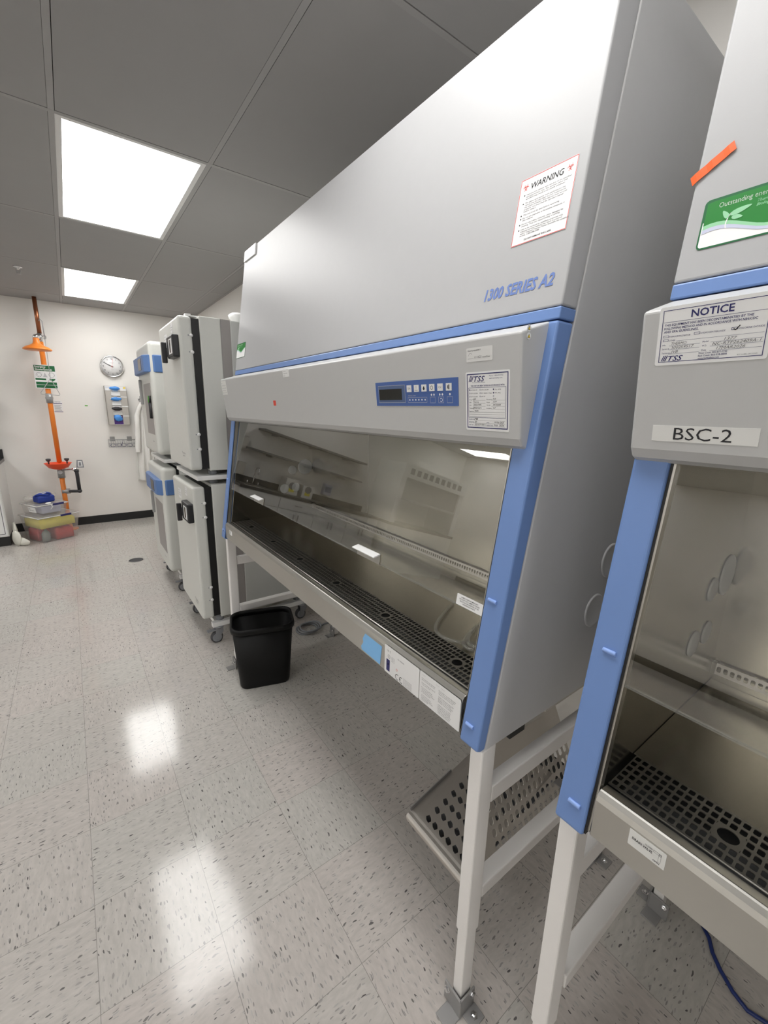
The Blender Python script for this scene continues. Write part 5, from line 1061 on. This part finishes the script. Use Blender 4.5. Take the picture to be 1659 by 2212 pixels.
rect(b, P, 0.008, 0.152, 0.105, 0.172, 'label_green_dark'); rect(b, P, 0.135, 0.152, 0.190, 0.165, 'label_green_dark'); b.add([P(0.135, 0.165), P(0.190, 0.165), P(0.1625, 0.182)], [(0, 1, 2)], 'label_green_dark'); rect(b, P, 0.008, 0.192, 0.200, 0.222, 'label_green_dark'); rect(b, P, 0.008, 0.226, 0.200, 0.258, 'label_green_dark')
ring(b, P, 0.045, 0.112, 0.026, 0.003, 'ink_grey'); ring(b, P, 0.045, 0.112, 0.014, 0.002, 'ink_grey'); outline(b, P, 0.012, 0.085, 0.078, 0.14, 0.0015, 'ink_faint'); b.add([P(0.10, 0.086), P(0.122, 0.138), P(0.080, 0.138)], [(0, 1, 2)], 'ink_faint'); ring(b, P, 0.162, 0.110, 0.027, 0.003, 'ink_grey'); b.build('lettering', sg)
b = MB(); xr = PX+0.045; b.tube([(xr, PY-0.055, 2.30), (xr, PY-0.058, 2.10), (xr-0.005, PY-0.062, 1.845), (xr-0.005, PY-0.062, 1.83)], 0.003, 'galvanised', 6); b.tube([(xr-0.005, PY-0.062, 1.835), (xr-0.115, PY-0.062, 1.668), (xr-0.11, PY-0.062, 1.655), (xr+0.055, PY-0.062, 1.645), (xr+0.062, PY-0.062, 1.66), (xr-0.005, PY-0.062, 1.835)], 0.0032, 'galvanised', 8); note(b.build('pull_rod', r), 'thin steel pull rod with a triangle handle')

# tubs by the shower
ta = math.atan2(0.2, 0.37); TU, TV_ = Vector((math.cos(ta), math.sin(ta), 0)), Vector((-math.sin(ta), math.cos(ta), 0))
def tub(o, a0, a1, c0, c1, z0, z1, name, label, m='tub_clear'):
    """o = near corner; the box flares from a0 x c0 at the base to a1 x c1 at the rim"""
    r = thing(name, label, 'storage box', (o.x, o.y, z0), 'clear storage boxes beside the shower')
    q = lambda a, c, z: Vector((o.x, o.y, z))+TU*a+TV_*c
    e, g = (a1-a0)/2, (c1-c0)/2; B = [q(e, g, z0), q(e+a0, g, z0), q(e+a0, g+c0, z0), q(e, g+c0, z0)]; T_ = [q(0, 0, z1), q(a1, 0, z1), q(a1, c1, z1), q(0, c1, z1)]
    b = MB(); b.add(B+T_, [(3, 2, 1, 0), (0, 1, 5, 4), (1, 2, 6, 5), (2, 3, 7, 6), (3, 0, 4, 7)], m); b.build('box_body', r)
    b = MB(); p = [q(-0.006, -0.006, z1), q(a1+0.006, -0.006, z1), q(a1+0.006, c1+0.006, z1), q(-0.006, c1+0.006, z1)]
    b.prism(p, (0, 0, 0.010), 'tub_clear'); b.tube(p, 0.006, 'plastic_white', 8, True); b.build('lid', r)
    for cc in (-0.012, c1+0.004):
        b = MB(); m_ = q(a1*0.56, cc, z1); b.obox(m_+TU*0.04+Vector((0, 0, 0.0)), TU*0.055, TV_*0.008, Vector((0, 0, 0.011)), 'ink_navy'); b.build('latch', r, bevel=0.002)
    return r, q
o1 = Vector((-0.408, 5.912, 0)); tb1, q1 = tub(o1, 0.36, 0.415, 0.33, 0.40, 0.001, 0.295, 'storage_tub', 'large clear storage box on the floor holding yellow and red gear')
def soft(name, label, cat, parts, m, grp=None, loc=None):
    b = MB()
    for k, (c, rx, ry, rz, rot_) in enumerate(parts): b.blob(c, rx, ry, rz, m, 22, 14, 0.05, hash(name) % 7+k if False else len(name)+k, rot_)
    return tag(b.build(name, loc=loc or parts[0][0]), label, cat, grp)
def bundle(name, label, cat, a0, a1, c0, c1, z0, z1, m, wob=0.0):
    b = MB(); n = 9; V = []
    top = [[q1(a0+(a1-a0)*i/n, c0+(c1-c0)*j/n, z1+wob*math.sin(i*1.3+j*0.9)-0.25*(z1-z0)*(1 if i in (0, n) or j in (0, n) else 0)*0.5) for j in range(n+1)] for i in range(n+1)]
    bot = [[q1(a0+(a1-a0)*i/n, c0+(c1-c0)*j/n, z0) for j in range(n+1)] for i in range(n+1)]
    for G in (top, bot):
        b.add([p for r_ in G for p in r_], [(i*(n+1)+j, i*(n+1)+j+1, (i+1)*(n+1)+j+1, (i+1)*(n+1)+j) for i in range(n) for j in range(n)], m, True)
    rim = [(i, 0) for i in range(n+1)]+[(n, j) for j in range(1, n+1)]+[(i, n) for i in range(n-1, -1, -1)]+[(0, j) for j in range(n-1, 0, -1)]
    K = len(rim); b.add([top[i][j] for i, j in rim]+[bot[i][j] for i, j in rim], [(k, (k+1) % K, K+(k+1) % K, K+k) for k in range(K)], m, True)
    return tag(b.build(name, loc=q1((a0+a1)/2, (c0+c1)/2, z0)), label, cat)
bundle('yellow_blanket', 'yellow folded cloth filling the upper half of the large clear box', 'cloth', 0.028, 0.382, 0.034, 0.366, 0.165, 0.262, 'yellow_cloth', 0.010)
bundle('red_pouch', 'red soft pouch at the bottom of the large clear box', 'pouch', 0.175, 0.355, 0.046, 0.35, 0.008, 0.140, 'red_cloth', 0.010)
bundle('red_blanket', 'red folded cloth at the bottom corner of the large clear box beside the grey bottle', 'cloth', 0.040, 0.160, 0.150, 0.345, 0.008, 0.145, 'red_cloth', 0.008)
b = MB(); c = q1(0.085, 0.085, 0.010); b.lathe([(0.036, 0), (0.040, 0.006), (0.040, 0.085), (0.030, 0.11), (0.014, 0.12), (0.014, 0.135), (0, 0.136)], c, (0, 0, 1), 'grey_plastic', 24); tag(b.build('grey_bottle', loc=c), 'squat grey bottle in the near corner of the large clear box', 'bottle')
o2 = Vector((-0.408, 5.975, 0)); tb2, q2 = tub(o2, 0.27, 0.305, 0.30, 0.335, 0.307, 0.425, 'storage_tub', 'smaller clear lidded box stacked on the large one, lilac inside with a white label')
b = MB(); e = [q2(-0.001, 0.04, 0.405), q2(-0.001, 0.19, 0.405), q2(0.006, 0.19, 0.345), q2(0.006, 0.04, 0.345)]; b.prism(e, -TU*0.001, 'sticker_white'); b.text('Spill kit', q2(-0.003, 0.175, 0.385), -TV_, (0, 0, 1), 0.010, 'ink_black', width=0.04); b.text('Emergency supplies', q2(-0.003, 0.175, 0.368), -TV_, (0, 0, 1), 0.010, 'ink_black', width=0.11); b.build('paper_label', tb2)
b = MB(); b.obox(q2(0.17, 0.18, 0.355), TU*0.10, TV_*0.12, Vector((0, 0, 0.040)), 'label_lilac'); tag(b.build('packed_linen', bevel=0.012, seg=3, loc=q2(0.17, 0.18, 0.32)), 'lilac folded linen inside the smaller clear box', 'cloth')
# blue belt bag on top
r = thing('belt_bag', 'royal blue belt bag with straps lying on the stacked clear box', 'bag', q2(0.13, 0.13, 0.436))
c = q2(0.145, 0.135, 0.480)
b = MB(); b.obox(c, TU*0.085, TV_*0.065, Vector((0, 0, 0.040)), 'royal_blue'); b.build('pouch', r, bevel=0.02, seg=4)
b = MB(); b.tube([c+TU*0.07*math.cos(a)+TV_*0.055*math.sin(a)+Vector((0, 0, 0.045+0.012*math.sin(2*a))) for a in [2*math.pi*i/20 for i in range(20)]], 0.012, 'royal_blue', 8, True); b.tube([c+TU*(-0.09)+Vector((0, 0, 0.04)), c+TU*(-0.05)-TV_*0.02+Vector((0, 0, 0.062)), c+TU*0.04-TV_*0.03+Vector((0, 0, 0.060)), c+TU*0.10+Vector((0, 0, 0.0))], 0.010, 'royal_blue', 8); b.build('strap', r)
b = MB(); b.obox(c-TU*0.005-TV_*0.02+Vector((0, 0, 0.066)), TU*0.022, TV_*0.014, Vector((0, 0, 0.004)), 'sticker_white'); b.build('name_tag', r)
b = MB(); b.tube([q2(0.10, -0.008, 0.440), q2(0.13, -0.016, 0.430), q2(0.145, -0.018, 0.40), q2(0.12, -0.018, 0.375)], 0.005, 'plastic_white', 8); b.blob(q2(0.115, -0.002, 0.445), 0.03, 0.02, 0.010, 'plastic_white', 14, 8, 0.1, 2, ta); b.build('cord', r)
soft('clear_bag', 'crumpled clear plastic bag behind the blue belt bag', 'bag', [(q2(0.20, 0.24, 0.49), 0.12, 0.10, 0.05, ta), (q2(0.09, 0.28, 0.475), 0.08, 0.07, 0.036, ta)], 'bag_clear')
b = MB()
for k, (x, y, z, rx, ry, rz, ro) in enumerate(((-0.630, 6.03, 0.085, 0.022, 0.085, 0.085, 0.5), (-0.585, 5.99, 0.045, 0.026, 0.095, 0.043, 0.75), (-0.640, 6.12, 0.13, 0.020, 0.06, 0.11, 0.2))): b.blob((x, y, z), rx, ry, rz, 'bag_white', 18, 12, 0.08, k+3, ro)
tag(b.build('plastic_sack', loc=(-0.63, 6.08, 0)), 'cream plastic sack slumped between counter end and clear box', 'bag')

# floor drain, sprinkler, cable
r = thing('floor_drain', 'dark round drain cover set in the aisle floor', 'drain', (0.383, 4.796, 0))
MB().lathe([(0.062, 0), (0.062, 0.003), (0.056, 0.004), (0, 0.004)], (0.383, 4.796, 0.0), (0, 0, 1), 'wheel_grey', 36).build('cover', r); MB().lathe([(0.064, 0), (0.068, 0.002), (0.064, 0.004)], (0.383, 4.796, 0), (0, 0, 1), 'bracket_grey', 36, caps=False).build('rim', r)
r = thing('fire_sprinkler', 'small chrome sprinkler head on the ceiling over the shower corner', 'sprinkler', (-0.204, 5.25, HC))
MB().lathe([(0.035, 0), (0.033, -0.005), (0.014, -0.010), (0.012, -0.022)], (-0.204, 5.25, HC), (0, 0, 1), 'chrome', 24).build('escutcheon', r)
b = MB()
for s_ in (-1, 1): b.tube([(-0.204+s_*0.011, 5.25, HC-0.018), (-0.204+s_*0.016, 5.25, HC-0.035), (-0.204+s_*0.006, 5.25, HC-0.055)], 0.003, 'galvanised', 6)
b.build('frame_arm', r); MB().lathe([(0.018, -0.054), (0.018, -0.057), (0, -0.057)], (-0.204, 5.25, HC), (0, 0, 1), 'galvanised', 16).build('deflector', r)
pts = [(1.40, 0.185, 0.006), (1.378, 0.161, 0.006), (1.343, 0.142, 0.006), (1.314, 0.115, 0.006), (1.285, 0.078, 0.006), (1.27, 0.043, 0.006), (1.281, 0.007, 0.006), (1.30, -0.05, 0.006), (1.36, -0.2, 0.006)]
b = MB(); b.tube(pts, 0.0055, 'cable_blue', 10); tag(b.build('network_cable', loc=(1.3, 0.05, 0)), 'dark blue cable curving over the floor under the BSC-2 cabinet', 'cable')
# things under the far end of the middle cabinet
r = thing('outlet_box', 'grey outlet box low on the wall behind the BSC-2 cabinet', 'outlet', (XR, 0.21, 0.06))
MB().box(XR-0.045, XR-0.008, 0.15, 0.27, 0.12, 0.22, 'plastic_grey').build('box', r, bevel=0.004); MB().box(XR-0.05, XR-0.045, 0.165, 0.255, 0.13, 0.21, 'galvanised').build('cover', r)
r = thing('power_cord', 'grey cords coiled on the floor behind the black bin', 'cord', (1.22, 2.53, 0))
b = MB()
for k in range(3): b.tube([(1.20+0.01*k+0.075*math.cos(a), 2.53-0.01*k+0.07*math.sin(a), 0.007+0.012*k+0.004*math.sin(3*a)) for a in [2*math.pi*i/26 for i in range(26)]], 0.006, 'plastic_grey', 8, True)
b.build('coil', r); MB().tube([(1.27, 2.50, 0.007), (1.34, 2.53, 0.007), (1.42, 2.52, 0.007), (1.49, 2.50, 0.007)], 0.006, 'plastic_grey', 8).build('tail', r)

# ================================================================== SINK COUNTER ON THE FAR WALL (mostly seen mirrored in the sash)
CX0, CX1, CY0 = -3.30, -0.69, 6.06
b = MB(); r = thing('worktop', 'black lab worktop with backsplash along the far wall, its end at the picture edge', 'counter', ((CX0+CX1)/2, 6.37, 0.875))
MB().box(CX0, CX1+0.012, CY0-0.02, YF-0.001, 0.876, 0.912, 'counter_black').build('slab', r, bevel=0.003); MB().box(CX0, CX1+0.012, YF-0.022, YF-0.001, 0.912, 1.015, 'counter_black').build('backsplash', r)
b = MB(); b.box(-1.32, -0.80, 6.14, 6.56, 0.9125, 0.916, 'stainless'); b.box(-1.29, -0.83, 6.17, 6.50, 0.9162, 0.9165, 'stainless_dark'); b.build('basin', r)
b = MB(); b.tube([(-1.05, 6.58, 0.916), (-1.05, 6.58, 1.13)]+[(-1.05, 6.58-0.07*(1-math.cos(a)), 1.13+0.07*math.sin(a)) for a in [math.pi*i/10 for i in range(1, 11)]]+[(-1.05, 6.44, 1.09)], 0.011, 'chrome', 12); b.build('tap', r)
for s_ in (-1, 1): MB().cyl((-1.05+s_*0.09, 6.58, 0.912), (-1.05+s_*0.09, 6.58, 0.965), 0.014, 'chrome', n=14).build('tap_handle', r)
nb = 4; wd = (CX1-CX0)/nb
for k in range(nb):
    x0, x1 = CX0+k*wd, CX0+(k+1)*wd
    r = thing('base_cabinet', 'white base cabinet at the end of the counter beside the shower' if k == nb-1 else 'white base cabinet %s' % ('at the fume hood end of the counter', 'second from the fume hood under the counter', 'second from the shower under the counter')[k], 'cabinet', ((x0+x1)/2, 6.37, 0), 'white base cabinets under the counter')
    MB().box(x0+0.001, x1-0.001, CY0+0.02, YF-0.001, 0.10, 0.875, 'hood_white').build('carcass', r)
    MB().box(x0+0.001, x1-0.001 if k < nb-1 else x1+0.002, CY0+0.003, YF-0.001, 0.0, 0.099, 'rubber_black').build('toe_kick', r)
    dr = MB().box(x0+0.005, x1-0.005, CY0, CY0+0.019, 0.70, 0.865, 'hood_white').build('drawer', r, bevel=0.003)
    MB().box((x0+x1)/2-0.06, (x0+x1)/2+0.06, CY0-0.025, CY0, 0.775, 0.787, 'chrome').build('handle', dr)
    for s_ in (0, 1):
        a, c = (x0+0.005, (x0+x1)/2-0.003) if s_ == 0 else ((x0+x1)/2+0.003, x1-0.005)
        d = MB().box(a, c, CY0, CY0+0.019, 0.105, 0.69, 'hood_white').build('door', r, bevel=0.003); hx = c-0.04 if s_ == 0 else a+0.03
        MB().box(hx, hx+0.012, CY0-0.025, CY0, 0.52, 0.64, 'chrome').build('handle', d)
    if k == nb-1:
        b = MB(); P = lambda x, y, kk=0: Vector((x1-0.30+x, CY0-0.0012-0.0002*kk, 0.66-y)); rect(b, P, 0, 0, 0.285, 0.54, 'sticker_white'); outline(b, P, 0.012, 0.012, 0.273, 0.528, 0.006, 'ink_grey', 1); note(b.build('notice_sheet', r), 'white sheet with dark outline on the door')
for z, x1, lab in ((1.44, -0.80, 'lower dark wall shelf over the sink counter'), (1.78, -0.95, 'upper dark wall shelf over the sink counter')):
    r = thing('wall_shelf', lab, 'shelf', ((CX0+x1)/2, YF-0.15, z), 'dark wall shelves over the sink')
    MB().box(CX0+0.35, x1, YF-0.30, YF, z, z+0.028, 'shelf_dark').build('board', r)
    for x in (-1.2, -1.9, -2.6): MB().box(x, x+0.02, YF-0.27, YF, z-0.03, z, 'galvanised').build('bracket', r)
for x, z0, z1, lab in ((-0.76, 1.42, 1.62, 'steel towel dispenser on the wall over the counter end'), (-0.82, 1.02, 1.22, 'steel soap dispenser on the wall over the counter end')):
    MB_ = MB().box(x-0.06, x+0.06, YF-0.10, YF, z0, z1, 'stainless'); tag(MB_.build('dispenser', bevel=0.006, loc=(x, YF, z0)), lab, 'dispenser', 'dispensers over the counter end')
for k, (x, w_, h_, lab) in enumerate(((-1.62, 0.24, 0.26, 'larger white carton with yellow label on the counter'), (-1.92, 0.20, 0.21, 'smaller white carton with yellow label on the counter'))):
    r = thing('carton', lab, 'box', (x, 6.45, 0.912), 'cartons on the counter')
    MB().box(x-w_/2, x+w_/2, 6.36, 6.60, 0.9125, 0.912+h_, 'cardboard_white').build('carton_body', r, bevel=0.003); MB().box(x-0.05, x+0.05, 6.358, 6.3598, 0.96, 1.05, 'yellow_box').build('yellow_label', r)
    MB().cyl((x, 6.3575, 1.06), (x, 6.3598, 1.06), 0.06, 'ink_grey', n=20).build('round_print', r)
r = thing('wall_box', 'pale blue box on the wall over the counter', 'box', (-2.42, YF, 1.05)); MB().box(-2.50, -2.34, YF-0.10, YF, 1.05, 1.24, 'label_lilac').build('case', r, bevel=0.006); MB().box(-2.48, -2.36, YF-0.103, YF-0.10, 1.10, 1.20, 'lcd_frame').build('cover', r)
# fume hood
HX0, HX1, HY = -5.15, -3.42, 5.90
r = thing('fume_hood', 'large white fume hood at the end of the counter, seen mirrored in the glass', 'fume hood', ((HX0+HX1)/2, 6.3, 0))
MB().box(HX0, HX1, HY, YF, 0.0, 0.86, 'hood_white').build('base', r); MB().box(HX0-0.01, HX1+0.01, HY-0.02, YF, 0.86, 0.91, 'counter_black').build('slab', r)
for x in (HX0, HX1-0.12): MB().box(x, x+0.12, HY, YF, 0.91, 1.78, 'hood_white').build('side_post', r)
MB().box(HX0, HX1, HY-0.02, YF, 1.78, 2.02, 'hood_white').build('header', r)
for k in range(9): MB().box(HX0+0.16+k*0.165, HX0+0.26+k*0.165, HY-0.023, HY-0.02, 1.85, 1.96, 'dark_vent_and_shade').build('vent', r)
MB().box(HX0+0.12, HX1-0.12, YF-0.02, YF, 0.91, 1.78, 'hood_white').build('back_panel', r); MB().box(HX0+0.12, HX1-0.12, HY+0.03, HY+0.05, 1.36, 1.40, 'galvanised').build('sash_bar', r)
MB().box(HX0+0.12, HX1-0.12, HY+0.035, HY+0.04, 1.40, 1.78, 'tube_clear').build('sash', r)
